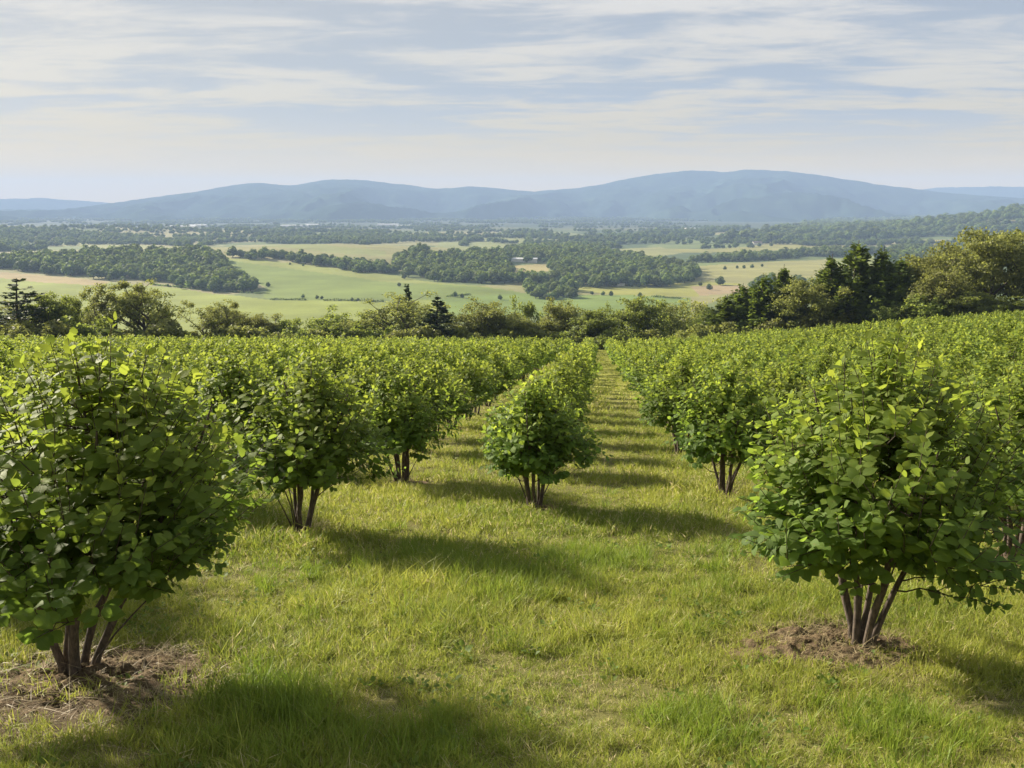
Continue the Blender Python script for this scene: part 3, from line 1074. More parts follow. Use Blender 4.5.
# ------------------------------------------------------------------ grass
def grass_clump(seed, blades, radius, h0, h1, wid, segs, straw, lean=0.8):
    r = np.random.default_rng(seed)
    mb = MB()
    for _ in range(blades):
        a, q = r.uniform(0, 6.28), radius * math.sqrt(r.random())
        p = np.array([q * math.cos(a), q * math.sin(a), -0.012])
        dry = r.random() < straw
        h = r.uniform(h0, h1) * (0.7 if dry else 1.0)
        ang = a + r.normal(0, 1.5)
        le = abs(r.normal(0.25, lean)) + (0.5 if dry else 0)
        dr = np.array([math.cos(ang), math.sin(ang), 0])
        sd_ = np.array([-math.sin(ang), math.cos(ang), 0])
        sd_ = sd_ * math.cos(0.6) + dr * math.sin(r.normal(0, 0.6))
        t = np.linspace(0, 1, segs + 1)
        cx = h * le * t ** 1.8
        cz = h * t * (1 - 0.28 * min(le, 1.5) * t)
        w = wid * r.uniform(0.7, 1.3) * (1 - t ** 1.6)
        ctr = p[None] + cx[:, None] * dr[None] + cz[:, None] * np.array([[0, 0, 1.0]])
        v = []
        for k in range(segs):
            v += [ctr[k] - sd_ * w[k], ctr[k] + sd_ * w[k]]
        v.append(ctr[-1])
        at_ = np.stack([np.full(2 * segs + 1, 1.0 if dry else 0.0), np.full(2 * segs + 1, r.random()), np.concatenate([np.repeat(t[:-1], 2), [1]])], 1)
        base = mb.n
        if segs > 1:
            mb.add(v, [(2 * k, 2 * k + 1, 2 * k + 3, 2 * k + 2) for k in range(segs - 1)], at_)
            mb.faces_only([(2 * segs - 2, 2 * segs - 1, 2 * segs)], 0, base)
        else:
            mb.add(v, [(0, 1, 2)], at_)
    return mb


def points_polar(dens, r0, r1, a0=-41.0, a1=41.0, seed=0, ymax=CREST + 4):
    r = np.random.default_rng(seed)
    area = math.radians(a1 - a0) / 2 * (r1 * r1 - r0 * r0)
    n = int(area * dens)
    rr = np.sqrt(r.uniform(r0 * r0, r1 * r1, n))
    aa = np.radians(r.uniform(a0, a1, n)) - YAW
    x, y = np.sin(aa) * rr, np.cos(aa) * rr
    k = y < ymax
    return x[k], y[k], rr[k], r


def bare(x, y, grow=1.0):
    m = np.zeros(len(x))
    for bx, by, br in BUSH_SOIL:
        d = np.hypot(x - bx, y - by) / (br * grow)
        m = np.maximum(m, 1 - sstep(d, 0.6, 1.15))
    return m


def grass():
    near = [grass_clump(500 + i, 46, 0.10, 0.035, 0.135, 0.0034, 3, 0.17).build('clump', M_GRASS) for i in range(5)]
    near += [grass_clump(520 + i, 40, 0.09, 0.02, 0.06, 0.0024, 2, 0.45, 0.9).build('clump', M_GRASS) for i in range(3)]
    tuft = [grass_clump(540 + i, 55, 0.11, 0.09, 0.25, 0.0040, 4, 0.07, 0.6).build('clump', M_TUFT) for i in range(4)]
    mid = [grass_clump(560 + i, 44, 0.17, 0.05, 0.13, 0.0055, 2, 0.16).build('clump', M_GRASS) for i in range(5)]
    midt = [grass_clump(570 + i, 40, 0.15, 0.12, 0.24, 0.0060, 2, 0.05).build('clump', M_TUFT) for i in range(3)]
    far = [grass_clump(580 + i, 46, 0.42, 0.06, 0.17, 0.016, 1, 0.16).build('clump', M_GRASS) for i in range(4)]
    allm = near + tuft + mid + midt + far
    for i, m in enumerate(allm):
        pass
    P, S, RT, I = [], [], [], []

    def put(x, y, s, idx, r, tilt=0.30):
        n = len(x)
        P.append(np.stack([x, y, ground(x, y)], 1))
        S.append(np.stack([s * r.uniform(0.9, 1.1, n), s * r.uniform(0.9, 1.1, n), s * r.uniform(0.8, 1.25, n)], 1))
        RT.append(np.stack([r.normal(0, tilt, n), r.normal(0, tilt, n), r.uniform(0, 6.28, n)], 1))
        I.append(idx)
    # near lawn
    x, y, rr, r = points_polar(190, 3.6, 9.5, seed=1)
    n1, n2 = fbm(x / 1.5, y / 1.5, 71, 4), fbm(x / 0.45, y / 0.45, 73, 3)
    keep = (r.random(len(x)) > 0.87 * bare(x, y)) & (r.random(len(x)) < 1.02 + 0.55 * (n1 + 0.6 * n2))
    x, y, n1, n2 = x[keep], y[keep], n1[keep], n2[keep]
    idx = np.where(r.random(len(x)) < 0.22 + 0.5 * sstep(-n1 - 0.5 * n2, 0, 0.6), r.integers(5, 8, len(x)), r.integers(0, 5, len(x)))
    put(x, y, (0.85 + 0.75 * (n1 + 0.5 * n2)).clip(0.6, 1.6), idx, r)
    x, y, rr, r = points_polar(130, 3.6, 9.5, seed=12)
    keep = r.random(len(x)) > 0.90 * bare(x, y)
    x, y = x[keep], y[keep]
    put(x, y, r.uniform(0.6, 1.1, len(x)), r.integers(5, 8, len(x)), r)
    x, y, rr, r = points_polar(80, 9.5, 15, seed=2)
    n1 = fbm(x / 1.5, y / 1.5, 71, 4)
    keep = (r.random(len(x)) > 0.85 * bare(x, y))
    x, y, n1 = x[keep], y[keep], n1[keep]
    put(x, y, (0.85 + 0.7 * n1).clip(0.5, 1.5), 12 + r.integers(0, 5, len(x)), r)
    x, y, rr, r = points_polar(30, 15, 30, seed=3)
    keep = (r.random(len(x)) > 0.8 * bare(x, y))
    x, y = x[keep], y[keep]
    put(x, y, 0.9 + 0.5 * fbm(x / 2, y / 2, 71, 3), 12 + r.integers(0, 5, len(x)), r)
    x, y, rr, r = points_polar(3.2, 29, 75, seed=4)
    put(x, y, 0.75 + 0.4 * fbm(x / 3, y / 3, 75, 3), 20 + r.integers(0, 4, len(x)), r)
    x, y, rr, r = points_polar(1.3, 74, 138, seed=5)
    put(x, y, 0.9 + 0.4 * fbm(x / 3, y / 3, 75, 3), 20 + r.integers(0, 4, len(x)), r)
    # taller tufts, in drifts
    x, y, rr, r = points_polar(26, 3.8, 10, seed=6)
    n = fbm(x / 1.3 + 9, y / 1.3, 81, 3) + 0.25 * r.normal(0, 1, len(x))
    k = (n > 0.27) & (bare(x, y, 1.15) < 0.3)
    put(x[k], y[k], r.uniform(0.40, 1.0, k.sum()), 8 + r.integers(0, 4, k.sum()), r, 0.30)
    x, y, rr, r = points_polar(9, 10, 24, seed=7)
    n = fbm(x / 1.6 + 9, y / 1.6, 81, 3) + 0.25 * r.normal(0, 1, len(x))
    k = (n > 0.34) & (bare(x, y, 1.2) < 0.3)
    put(x[k], y[k], r.uniform(0.6, 1.0, k.sum()), 17 + r.integers(0, 3, k.sum()), r, 0.18)
    # the lush drifts seen beside the left foreground bush and in the shade of the second one
    for (px, py, rad, cnt, s0) in ((262, 708, 0.45, 60, 1.0), (300, 745, 0.6, 55, 0.85), (225, 745, 0.4, 25, 0.8), (500, 585, 0.75, 110, 0.95), (440, 560, 0.7, 80, 0.9), (430, 748, 0.5, 40, 0.8), (700, 725, 0.4, 40, 0.75), (885, 735, 0.5, 45, 0.8), (590, 560, 0.7, 60, 0.8)):
        cx, cyy = at(px, py)
        r = np.random.default_rng(int(px * 7 + py))
        a, q = r.uniform(0, 6.28, cnt), rad * np.sqrt(r.random(cnt)) * r.uniform(0.6, 1.25, cnt)
        x, y = cx + q * np.cos(a), cyy + q * np.sin(a)
        k = bare(x, y) < 0.5
        put(x[k], y[k], s0 * r.uniform(0.65, 1.15, k.sum()), 8 + r.integers(0, 4, k.sum()), r, 0.2)
    scatter('grass', np.concatenate(P), np.concatenate(S), np.concatenate(RT), np.concatenate(I), allm,
            'bright green meadow grass with dry blades between the bushes', 'grass')
    # dry stalks and clippings on the soil and through the lawn
    straw = [grass_clump(600 + i, 12, 0.10, 0.05, 0.16, 0.0022, 3, 1.0, 2.0).build('stalks', M_STRAW) for i in range(4)]
    x, y, rr, r = points_polar(60, 3.8, 12, seed=8)
    b = bare(x, y, 1.3)
    n = fbm(x / 1.1, y / 1.1, 91, 3)
    k = (r.random(len(x)) < 0.09 + 0.8 * b + 0.4 * sstep(n, 0.2, 0.7))
    x, y = x[k], y[k]
    m = len(x)
    s = r.uniform(0.6, 1.2, m)
    scatter('straw_litter', np.stack([x, y, ground(x, y) + 0.015 + 0.06 * bare(x, y)], 1), np.stack([s, s, s * 0.5], 1),
            np.stack([r.normal(0, 0.2, m), r.normal(0, 0.2, m), r.uniform(0, 6.28, m)], 1), r.integers(0, 4, m), straw,
            'pale dry stalks and clippings lying on soil and grass', 'straw')


grass()


def weeds():
    r = np.random.default_rng(19)
    src = []
    for i in range(4):
        mb = MB()
        n = int(r.integers(7, 14))
        a = np.arange(n) * 2.4 + r.uniform(0, 6.28)
        q = 0.02 + 0.03 * r.random(n)
        el = r.uniform(0.15, 0.8, n)
        ax = np.stack([np.cos(a) * np.cos(el), np.sin(a) * np.cos(el), np.sin(el)], 1)
        pos = np.stack([q * np.cos(a), q * np.sin(a), 0.005 + 0.05 * r.random(n)], 1)
        add_leaves(mb, 1, pos, ax, np.array([0, 0, 1.0]) + 0.2 * r.normal(0, 1, (n, 3)), r.uniform(0.02, 0.048, n), np.stack([0.4 * r.random(n), r.random(n), 0 * a], 1))
        src.append(mb.build('weed', M_LEAF_FAR))
    x, y, rr, r = points_polar(13, 3.8, 11, seed=9)
    k = (fbm(x / 0.9, y / 0.9, 101, 3) > 0.05) | (r.random(len(x)) < 0.15)
    x, y = x[k], y[k]
    m = len(x)
    s = r.uniform(0.6, 1.3, m)
    scatter('weeds', np.stack([x, y, ground(x, y) + 0.01], 1), np.stack([s, s, s], 1), np.stack([0 * s, 0 * s, r.uniform(0, 6.28, m)], 1), r.integers(0, 4, m), src,
            'small broad-leaved weeds growing through the grass', 'weeds')


weeds()


# ------------------------------------------------------------------ soil heaped round the feet of the near bushes
def soil_mounds():
    for i, b in enumerate(bushes[:26]):
        big = b['d'] < 9
        rad = ((1.05 if b['row'] == -1 else 0.86) if big else 0.50)
        hgt = 0.075 if big else 0.035
        ox = -0.22 if b['row'] == 1 and big else 0.16 if b['row'] == -1 and big else 0.04
        nr, na = (60, 150) if big else (14, 40)
        mb = MB()
        V = []
        for q in range(nr + 1):
            t = q / nr
            for j in range(na):
                a = j * 2 * math.pi / na
                rr = rad * t * (1 + 0.22 * math.sin(a * 2 + i) + 0.12 * math.sin(a * 5 + 2 * i))
                V.append((b['x'] + ox + rr * math.cos(a) * 1.15, b['y'] - 0.03 + rr * math.sin(a) * 0.9, t))
        V = np.array(V)
        t = V[:, 2].copy()
        nse = fbm(V[:, 0] / 0.20, V[:, 1] / 0.20, 95, 5, 0.72)
        V[:, 2] = ground(V[:, 0], V[:, 1]) + hgt * (1 - t) ** 1.2 * (1 + 0.9 * nse) - 0.035 * t ** 2 + 0.040 * nse * (1 - 0.6 * t)
        f = [(q * na + j, q * na + (j + 1) % na, (q + 1) * na + (j + 1) % na, (q + 1) * na + j) for q in range(nr) for j in range(na)]
        mb.add(V, np.array(f))
        o = link('soil_mound', mb.build('soil_mound', M_SOIL))
        tag(o, None, None, None, 'structure')


soil_mounds()


def soil_clods():
    r = np.random.default_rng(41)
    src = []
    ico = bmesh_ico()
    for i in range(4):
        mb = MB()
        v = ico[0] * (1 + 0.35 * r.normal(0, 1, (len(ico[0]), 1)))
        mb.add(v * np.array([1, 0.8, 0.65]), ico[1])
        src.append(mb.build('clod', M_SOIL, False))
    P, S = [], []
    for b in bushes[:14]:
        big = b['d'] < 9
        n = 330 if big else 70
        rad = 0.75 if big else 0.42
        a, q = r.uniform(0, 6.28, n), rad * np.sqrt(r.random(n))
        x, y = b['x'] + (-0.22 if b['row'] == 1 and big else 0.16 if big else 0.0) + q * np.cos(a) * 1.1, b['y'] + q * np.sin(a)
        P.append(np.stack([x, y, ground(x, y) + (0.06 if big else 0.028) * (1 - q / rad) ** 1.2 + 0.002], 1))
        S.append(r.gamma(1.4, 0.005, n) + 0.004)
    P, S = np.concatenate(P), np.concatenate(S)
    n = len(P)
    scatter('soil_clods', P, np.stack([S, S, S], 1), r.uniform(0, 6.28, (n, 3)), r.integers(0, 4, n), src, 'crumbled brown soil clods round the feet of the nearest bushes', 'soil')


def bmesh_ico():
    g = (1 + 5 ** 0.5) / 2
    v = norm([(-1, g, 0), (1, g, 0), (-1, -g, 0), (1, -g, 0), (0, -1, g), (0, 1, g), (0, -1, -g), (0, 1, -g), (g, 0, -1), (g, 0, 1), (-g, 0, -1), (-g, 0, 1)])
    f = [(0, 11, 5), (0, 5, 1), (0, 1, 7), (0, 7, 10), (0, 10, 11), (1, 5, 9), (5, 11, 4), (11, 10, 2), (10, 7, 6), (7, 1, 8), (3, 9, 4), (3, 4, 2), (3, 2, 6), (3, 6, 8), (3, 8, 9), (4, 9, 5), (2, 4, 11), (6, 2, 10), (8, 6, 7), (9, 8, 1)]
    return np.array(v), np.array(f)


soil_clods()


# ------------------------------------------------------------------ trees
def cards(mb, r, pos, size, out, attr, mat=0):
    n = len(pos)
    ax = norm(out * 0.5 + r.normal(0, 0.8, (n, 3)))
    nn = norm(out * 0.6 + np.array([0, 0, 0.5]) + r.normal(0, 0.6, (n, 3)))
    add_leaves(mb, 2, pos - ax * size[:, None] * 0.5, ax, nn, size, attr, mat)


def broadleaf(seed, H, W, dense, leaf_mat_, card=0.42, ncards=2600, low=0.15):
    """trunk with forking limbs; leaf clumps gathered round the limb ends"""
    r = np.random.default_rng(seed)
    fol, wood = MB(), MB()
    ends = []

    def limb(p, d, ln, rad, depth):
        t = np.linspace(0, 1, 5)
        bend = norm(d + np.array([0, 0, 0.35]) + r.normal(0, 0.18, 3))
        pts = p[None] + ln * (t[:, None] * d[None] * 0.55 + (t ** 1.5)[:, None] * bend[None] * 0.45)
        wood.tube(pts, rad * (1 - 0.55 * t), 6 if depth < 2 else 4)
        e = pts[-1]
        if depth >= 3:
            ends.append((e, norm(pts[-1] - pts[-2])))
            return
        if depth >= 1:
            ends.append((pts[3], bend))
        for _ in range(int(r.integers(2, 4)) + (depth == 0) * 2):
            q = pts[int(r.integers(2, 5))]
            az = r.uniform(0, 6.28)
            nd = norm(bend * 0.75 + np.array([math.cos(az), math.sin(az), 0.25]) * r.uniform(0.5, 0.95) * (W / (0.55 * H)) ** 0.5)
            limb(q, nd, ln * r.uniform(0.58, 0.82), rad * 0.55, depth + 1)
    nt = 1 + int(r.random() < 0.35)
    for q in range(nt):
        a = r.uniform(0, 6.28)
        limb(np.array([0.15 * q, 0, -0.5]), norm(np.array([0.12 * math.cos(a), 0.12 * math.sin(a), 1.0])), H * 0.42, 0.024 * H, 0)
    E = np.array([e[0] for e in ends])
    # bring the limbs into the wanted size
    s = np.array([W / 2 / max(np.quantile(np.hypot(E[:, 0], E[:, 1]), 0.92), 0.1), 0, H * 0.93 / E[:, 2].max()])
    s[1] = s[0]
    for m in (wood,):
        m.v = [v * s[None] for v in m.v]
    E = E * s
    # fill: extra clump centres on the envelope for dense crowns
    m = int(70 * dense)
    u, ph = r.uniform(-0.75, 1, m), r.uniform(0, 6.28, m)
    rh = np.sqrt(np.maximum(1 - u * u, 0))
    q = r.uniform(0.55, 0.95, m) * (1 + 0.22 * np.sin(3 * ph + seed) * np.cos(2.5 * u))
    zc = H * (0.5 + low * 0.5)
    X = np.stack([W / 2 * rh * q * np.cos(ph), W / 2 * rh * q * np.sin(ph), zc + (H - zc) * 0.95 * u * q], 1)
    C = np.concatenate([E, X]) if m else E
    per = max(4, ncards // len(C))
    cen = np.repeat(C, per, axis=0)
    off = r.normal(0, 1, (len(cen), 3))
    off = norm(off) * (np.abs(r.normal(0.75, 0.3, len(cen))) * 0.085 * (W + H) * 0.5 * (1.0 if dense > 0.5 else 0.85))[:, None] * np.array([1.1, 1.1, 0.75])
    P = cen + off
    P = P[P[:, 2] > low * H * 0.5]
    ctr = np.array([0, 0, 0.55 * H])
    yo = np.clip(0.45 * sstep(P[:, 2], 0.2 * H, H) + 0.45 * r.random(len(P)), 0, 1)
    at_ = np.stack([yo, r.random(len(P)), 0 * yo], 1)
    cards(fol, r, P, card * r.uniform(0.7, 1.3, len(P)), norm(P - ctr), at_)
    return dict(H=H, W=W, crown=fol.build('crown', leaf_mat_), trunk=wood.build('trunk', M_TRUNK))


def conifer(seed, H, W, mat_, card=0.40, open_=0.0, layers=22, shape=0.85, irr=0.25, up=False):
    r = np.random.default_rng(seed)
    fol, wood = MB(), MB()
    t = np.linspace(0, 1, 8)
    wood.tube(np.stack([0.02 * H * np.sin(t * 3), 0 * t, -0.5 + (H + 0.3) * t], 1), 0.018 * H * (1 - t) + 0.02, 7)
    P, O = [], []
    for l in range(layers):
        f = (l + r.uniform(-0.3, 0.3)) / layers
        z = H * (0.08 + (0.90 if not up else 0.84) * f)
        ln0 = W / 2 * (1 - f) ** shape * (1 - 0.25 * max(0.0, 0.18 - f) / 0.18) + 0.12
        for b in range(int(r.integers(5, 8))):
            a = r.uniform(0, 6.28)
            ln = ln0 * r.uniform(0.9 - irr, 0.9 + irr)
            rise = (0.30 * f - 0.10 if not up else 0.35 + 0.4 * f) + r.normal(0, 0.08)
            s = np.linspace(0, 1, 4)
            pts = np.stack([ln * s * math.cos(a), ln * s * math.sin(a), z + ln * (rise * s - 0.25 * s * (1 - s)) + 0.10 * ln * s ** 3], 1)
            wood.tube(pts, 0.012 * H * 0.35 * (1 - 0.8 * s) + 0.008, 3)
            k = max(4, int(ln / W * 120 * (1 - open_)))
            q = r.uniform(0.18, 1.03, k) ** 0.8
            c = np.stack([np.interp(q, s, pts[:, j]) for j in range(3)], 1)
            side = np.array([-math.sin(a), math.cos(a), 0])
            c = c + side[None] * (r.normal(0, 0.13, k) * ln * (1.1 - 0.6 * q))[:, None] + np.array([0, 0, 1.0])[None] * r.normal(-0.03, (0.05 if not up else 0.16) * W / 4, k)[:, None]
            P.append(c)
            O.append(np.tile([math.cos(a), math.sin(a), 0.1], (k, 1)))
    P, O = np.concatenate(P), np.concatenate(O)
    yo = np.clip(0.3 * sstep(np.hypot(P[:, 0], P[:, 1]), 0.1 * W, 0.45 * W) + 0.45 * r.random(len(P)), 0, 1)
    n = len(P)
    ax = norm(O + r.normal(0, 0.45, (n, 3)) + np.array([0, 0, 0.1 if not up else 0.9]))
    nn = norm(np.array([0, 0, 1.0]) + r.normal(0, 0.45, (n, 3)))
    sz = card * r.uniform(0.7, 1.35, n)
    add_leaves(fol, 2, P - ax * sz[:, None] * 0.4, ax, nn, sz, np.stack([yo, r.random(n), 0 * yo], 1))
    return dict(H=H, W=W, crown=fol.build('crown', mat_), trunk=wood.build('trunk', M_TRUNK))


def shrub_mesh(seed, mat_, n=700, card=0.24):
    r = np.random.default_rng(seed)
    fol = MB()
    m = 16
    c = np.stack([r.normal(0, 0.75, m), r.normal(0, 0.75, m), r.uniform(0.3, 1.9, m)], 1)
    P = np.repeat(c, n // m, axis=0)
    P = P + norm(r.normal(0, 1, P.shape)) * (0.55 * r.random(len(P)) ** 0.4)[:, None]
    P[:, 2] = np.maximum(P[:, 2], 0.02)
    at_ = np.stack([np.clip(0.3 * P[:, 2] / 2.4 + 0.5 * r.random(len(P)), 0, 1), r.random(len(P)), 0 * P[:, 0]], 1)
    cards(fol, r, P, card * r.uniform(0.7, 1.3, len(P)), norm(P - np.array([0, 0, 0.9])), at_)
    for _ in range(5):
        a = r.uniform(0, 6.28)
        t = np.linspace(0, 1, 4)
        fol.tube(np.stack([0.5 * t * math.cos(a), 0.5 * t * math.sin(a), -0.2 + 1.6 * t], 1), 0.04 * (1 - 0.7 * t), 4, mat=1)
    return fol.build('shrub', [mat_, M_TRUNK])


KINDS = {
    'sparse': [broadleaf(700 + i, 11, 9.5, 0.0, M_OLIVE, 0.27, 5200) for i in range(4)],
    'olive': [broadleaf(720 + i, 11, 9.0, 0.9, M_OLIVE, 0.30, 10500, 0.05) for i in range(4)],
    'green': [broadleaf(740 + i, 10, 8.0, 1.0, M_GREEN, 0.30, 10500, 0.05) for i in range(4)],
    'spruce': [conifer(760 + i, 11, 6.0, M_DARK, 0.42, 0.1, 24, 0.95) for i in range(2)],
    'openspruce': [conifer(770, 11, 8.0, M_DARK, 0.42, 0.5, 17)],
    'pine': [conifer(780 + i, 12, 7.4, M_PINE, 0.44, 0.0, 26, 1.0, 0.40, True) for i in range(4)],
    'young': [broadleaf(790 + i, 6, 4.4, 0.7, M_GREEN, 0.32, 1700, 0.0) for i in range(2)],
}
CATN = {'sparse': 'thin_tree', 'olive': 'broadleaf_tree', 'green': 'broadleaf_tree', 'spruce': 'spruce_tree', 'openspruce': 'spruce_tree', 'pine': 'pine_tree', 'young': 'young_tree'}
kcount = {}


def tree(kind, px, top, width, dist, label, group='trees along the foot of the orchard'):
    x, y = dir_px(px, dist)
    z = gz(x, y)
    h = max(3.0, z_px(top, dist) - z)
    i = kcount.get(kind, 0)
    kcount[kind] = i + 1
    K = KINDS[kind][i % len(KINDS[kind])]
    if 'top' not in K:
        co = np.zeros(len(K['crown'].vertices) * 3, np.float32)
        K['crown'].vertices.foreach_get('co', co)
        co = co.reshape(-1, 3)
        K['top'] = float(np.quantile(co[:, 2], 0.998))
        K['wid'] = 2 * float(np.quantile(np.abs(co[:, 0]), 0.97))
    w = width * dist / F_PX
    root = empty(CATN[kind], (x, y, z), rb.uniform(0, 6.28), (w / K['wid'], w / K['wid'], h / K['top']))
    tag(root, label, 'tree', group)
    link('crown', K['crown'], root)
    link('trunk', K['trunk'], root)


TREES = [
    ('openspruce', 19, 272, 66, 150, 'dark open-branched spruce at the left edge of the tree line'),
    ('sparse', -22, 290, 60, 156, 'thin olive tree half cut off left of the dark spruce'),
    ('green', 48, 285, 34, 152, 'narrow dull green tree just right of the open spruce'),
    ('green', 66, 287, 30, 155, 'slim dull tree halfway between the open spruce and the bare-limbed tree'),
    ('olive', 84, 300, 40, 162, 'low olive tree tucked left of the bare-limbed tree'),
    ('sparse', 116, 275, 62, 150, 'tall thin-leaved tree with dark bare limbs showing, left of pair'),
    ('sparse', 143, 277, 62, 147, 'spreading thin-leaved tree leaning right, beside the tall bare-limbed one'),
    ('sparse', 168, 296, 44, 153, 'low thin-leaved tree at the right skirt of the bare-limbed pair'),
    ('sparse', 205, 297, 44, 150, 'small fan-shaped thin tree in front of the meadow'),
    ('sparse', 224, 299, 36, 154, 'slim thin-leaved tree right of the fan-shaped one'),
    ('olive', 248, 309, 40, 158, 'low olive tree under the meadow, left of small dark tree'),
    ('green', 284, 316, 36, 160, 'small dark rounded tree below the yellow meadow'),
    ('green', 333, 305, 46, 156, 'dark green spreading tree below the meadow hedge line'),
    ('olive', 352, 318, 40, 150, 'low pale olive tree in front of the dark spreading tree'),
    ('green', 370, 310, 30, 162, 'small dark tree between spreading tree and broad yellow tree'),
    ('sparse', 402, 293, 78, 150, 'broad yellow-olive tree with a fan of fine limbs left of dark spruce'),
    ('spruce', 407, 286, 26, 176, 'dark pointed tip rising behind the broad yellow-olive tree'),
    ('spruce', 438, 297, 36, 146, 'single dark pointed spruce in the middle of the tree line'),
    ('olive', 472, 300, 56, 152, 'rounded olive tree just right of the dark pointed spruce'),
    ('olive', 499, 304, 52, 150, 'rounded olive tree, second to the right of the dark pointed spruce'),
    ('green', 530, 299, 34, 170, 'dark round tree standing behind the olive trees mid-line'),
    ('olive', 527, 319, 40, 148, 'low olive tree in front of the dark round tree'),
    ('olive', 562, 301, 46, 152, 'domed olive tree left of the dense tree at the rows\' end'),
    ('green', 593, 309, 44, 147, 'dense green tree standing where the grass lane ends'),
    ('green', 608, 305, 24, 178, 'small dark tree peeping over behind the lane-end tree'),
    ('green', 642, 297, 52, 152, 'tall green layered tree right of the lane end'),
    ('olive', 683, 299, 54, 162, 'broad dull olive tree between layered tree and dark belt'),
    ('olive', 712, 298, 52, 175, 'hazy olive tree behind the left end of the dark belt'),
    ('green', 705, 312, 38, 150, 'low green tree at the left foot of the dark belt'),
    ('pine', 727, 296, 50, 146, 'first and lowest dark tree at the left of the belt'),
    ('pine', 743, 285, 52, 148, 'dark pine, second from the left of the belt'),
    ('pine', 762, 276, 54, 146, 'dark pine, third from the left of the belt'),
    ('pine', 783, 268, 54, 148, 'pointed dark pine left of the rounded olive tree'),
    ('olive', 808, 277, 52, 143, 'rounded soft olive tree wedged among the dark pines'),
    ('pine', 830, 257, 58, 145, 'tall dark pine left of the tallest pine'),
    ('pine', 856, 244, 64, 146, 'tallest dark pine in the belt'),
    ('pine', 881, 249, 56, 145, 'tall dark pine right of the tallest pine'),
    ('pine', 899, 258, 50, 148, 'dark pine at the right end of the pines, beside pale trees'),
    ('olive', 926, 248, 66, 152, 'pale olive tree right beside the last dark pine'),
    ('olive', 944, 262, 56, 141, 'pale olive tree in front with a leaning dark limb'),
    ('olive', 960, 236, 60, 158, 'tall pale olive tree behind the leaning-limbed one'),
    ('olive', 988, 228, 62, 146, 'tallest pale olive tree, second from the right edge'),
    ('olive', 1016, 225, 62, 150, 'pale olive tree cut by the right edge of the view'),
    ('olive', 1052, 224, 62, 150, 'pale olive tree beyond the right edge showing only leaves'),
    ('young', 884, 300, 22, 139, 'small bright young tree in front of the pines'),
    ('young', 905, 296, 24, 140, 'small bright young tree where pines meet pale trees'),
    ('young', 933, 287, 40, 138.5, 'round green young tree below the pale olive trees'),
    ('green', 967, 283, 40, 139.5, 'dark green rounded tree below the tallest pale tree'),
    ('young', 1008, 286, 36, 138.5, 'small grey-green young tree near the right edge'),
]
for a in TREES:
    tree(*a)

SHRUBS = [shrub_mesh(820 + i, (M_OLIVE, M_GREEN, M_OLIVE)[i], 2000) for i in range(3)]
sp_r = random.Random(5)
for i in range(84):
    px = -20 + i * 12.8 + sp_r.uniform(-6, 6)
    dist = sp_r.uniform(140.5, 149)
    x, y = dir_px(px, dist)
    o = link('shrub', SHRUBS[i % 3])
    s = sp_r.uniform(0.9, 1.75)
    o.location, o.rotation_euler, o.scale = (x, y, gz(x, y)), (0, 0, sp_r.uniform(0, 6.28)), (s * 1.25, s * 1.25, s)
    tag(o, 'low rough shrub in the scrub beneath the tree line', 'shrub', 'scrub under the tree line')


# ------------------------------------------------------------------ woods of the valley
def valley_tree(seed, n=260):
    r = np.random.default_rng(seed)
    fol = MB()
    m = int(r.integers(5, 9))
    ph = r.uniform(0, 6.28) + np.arange(m) * 2 * math.pi / m
    q = r.uniform(1.0, 2.7, m)
    c = np.stack([q * np.cos(ph), q * np.sin(ph), r.uniform(4.6, 7.4, m)], 1)
    c = np.concatenate([c, [[0, 0, r.uniform(7.5, 9.5)]]])
    rad = r.uniform(2.4, 3.5, m + 1)
    k = n // (m + 1)
    P = np.repeat(c, k, axis=0)
    dv = norm(r.normal(0, 1, P.shape))
    P = P + dv * np.array([1, 1, 0.92]) * (np.repeat(rad, k) * r.uniform(0.88, 1.04, len(P)))[:, None]
    P[:, 2] = np.maximum(P[:, 2], 0.8)
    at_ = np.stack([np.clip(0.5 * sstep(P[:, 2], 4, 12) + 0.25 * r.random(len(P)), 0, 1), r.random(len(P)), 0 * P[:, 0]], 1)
    nn = norm(dv + 0.15 * np.array([0, 0, 1]) + r.normal(0, 0.12, P.shape))
    ax = norm(np.cross(nn, r.normal(0, 1, P.shape)))
    sz = 2.5 * r.uniform(0.75, 1.25, len(P))
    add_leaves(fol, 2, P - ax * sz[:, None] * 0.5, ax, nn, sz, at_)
    fol.tube([(0, 0, -2), (0, 0, 3), (0.2, 0, 7)], [0.4, 0.3, 0.15], 5, mat=1)
    return fol.build('valley_tree', [M_WOOD, M_TRUNK])


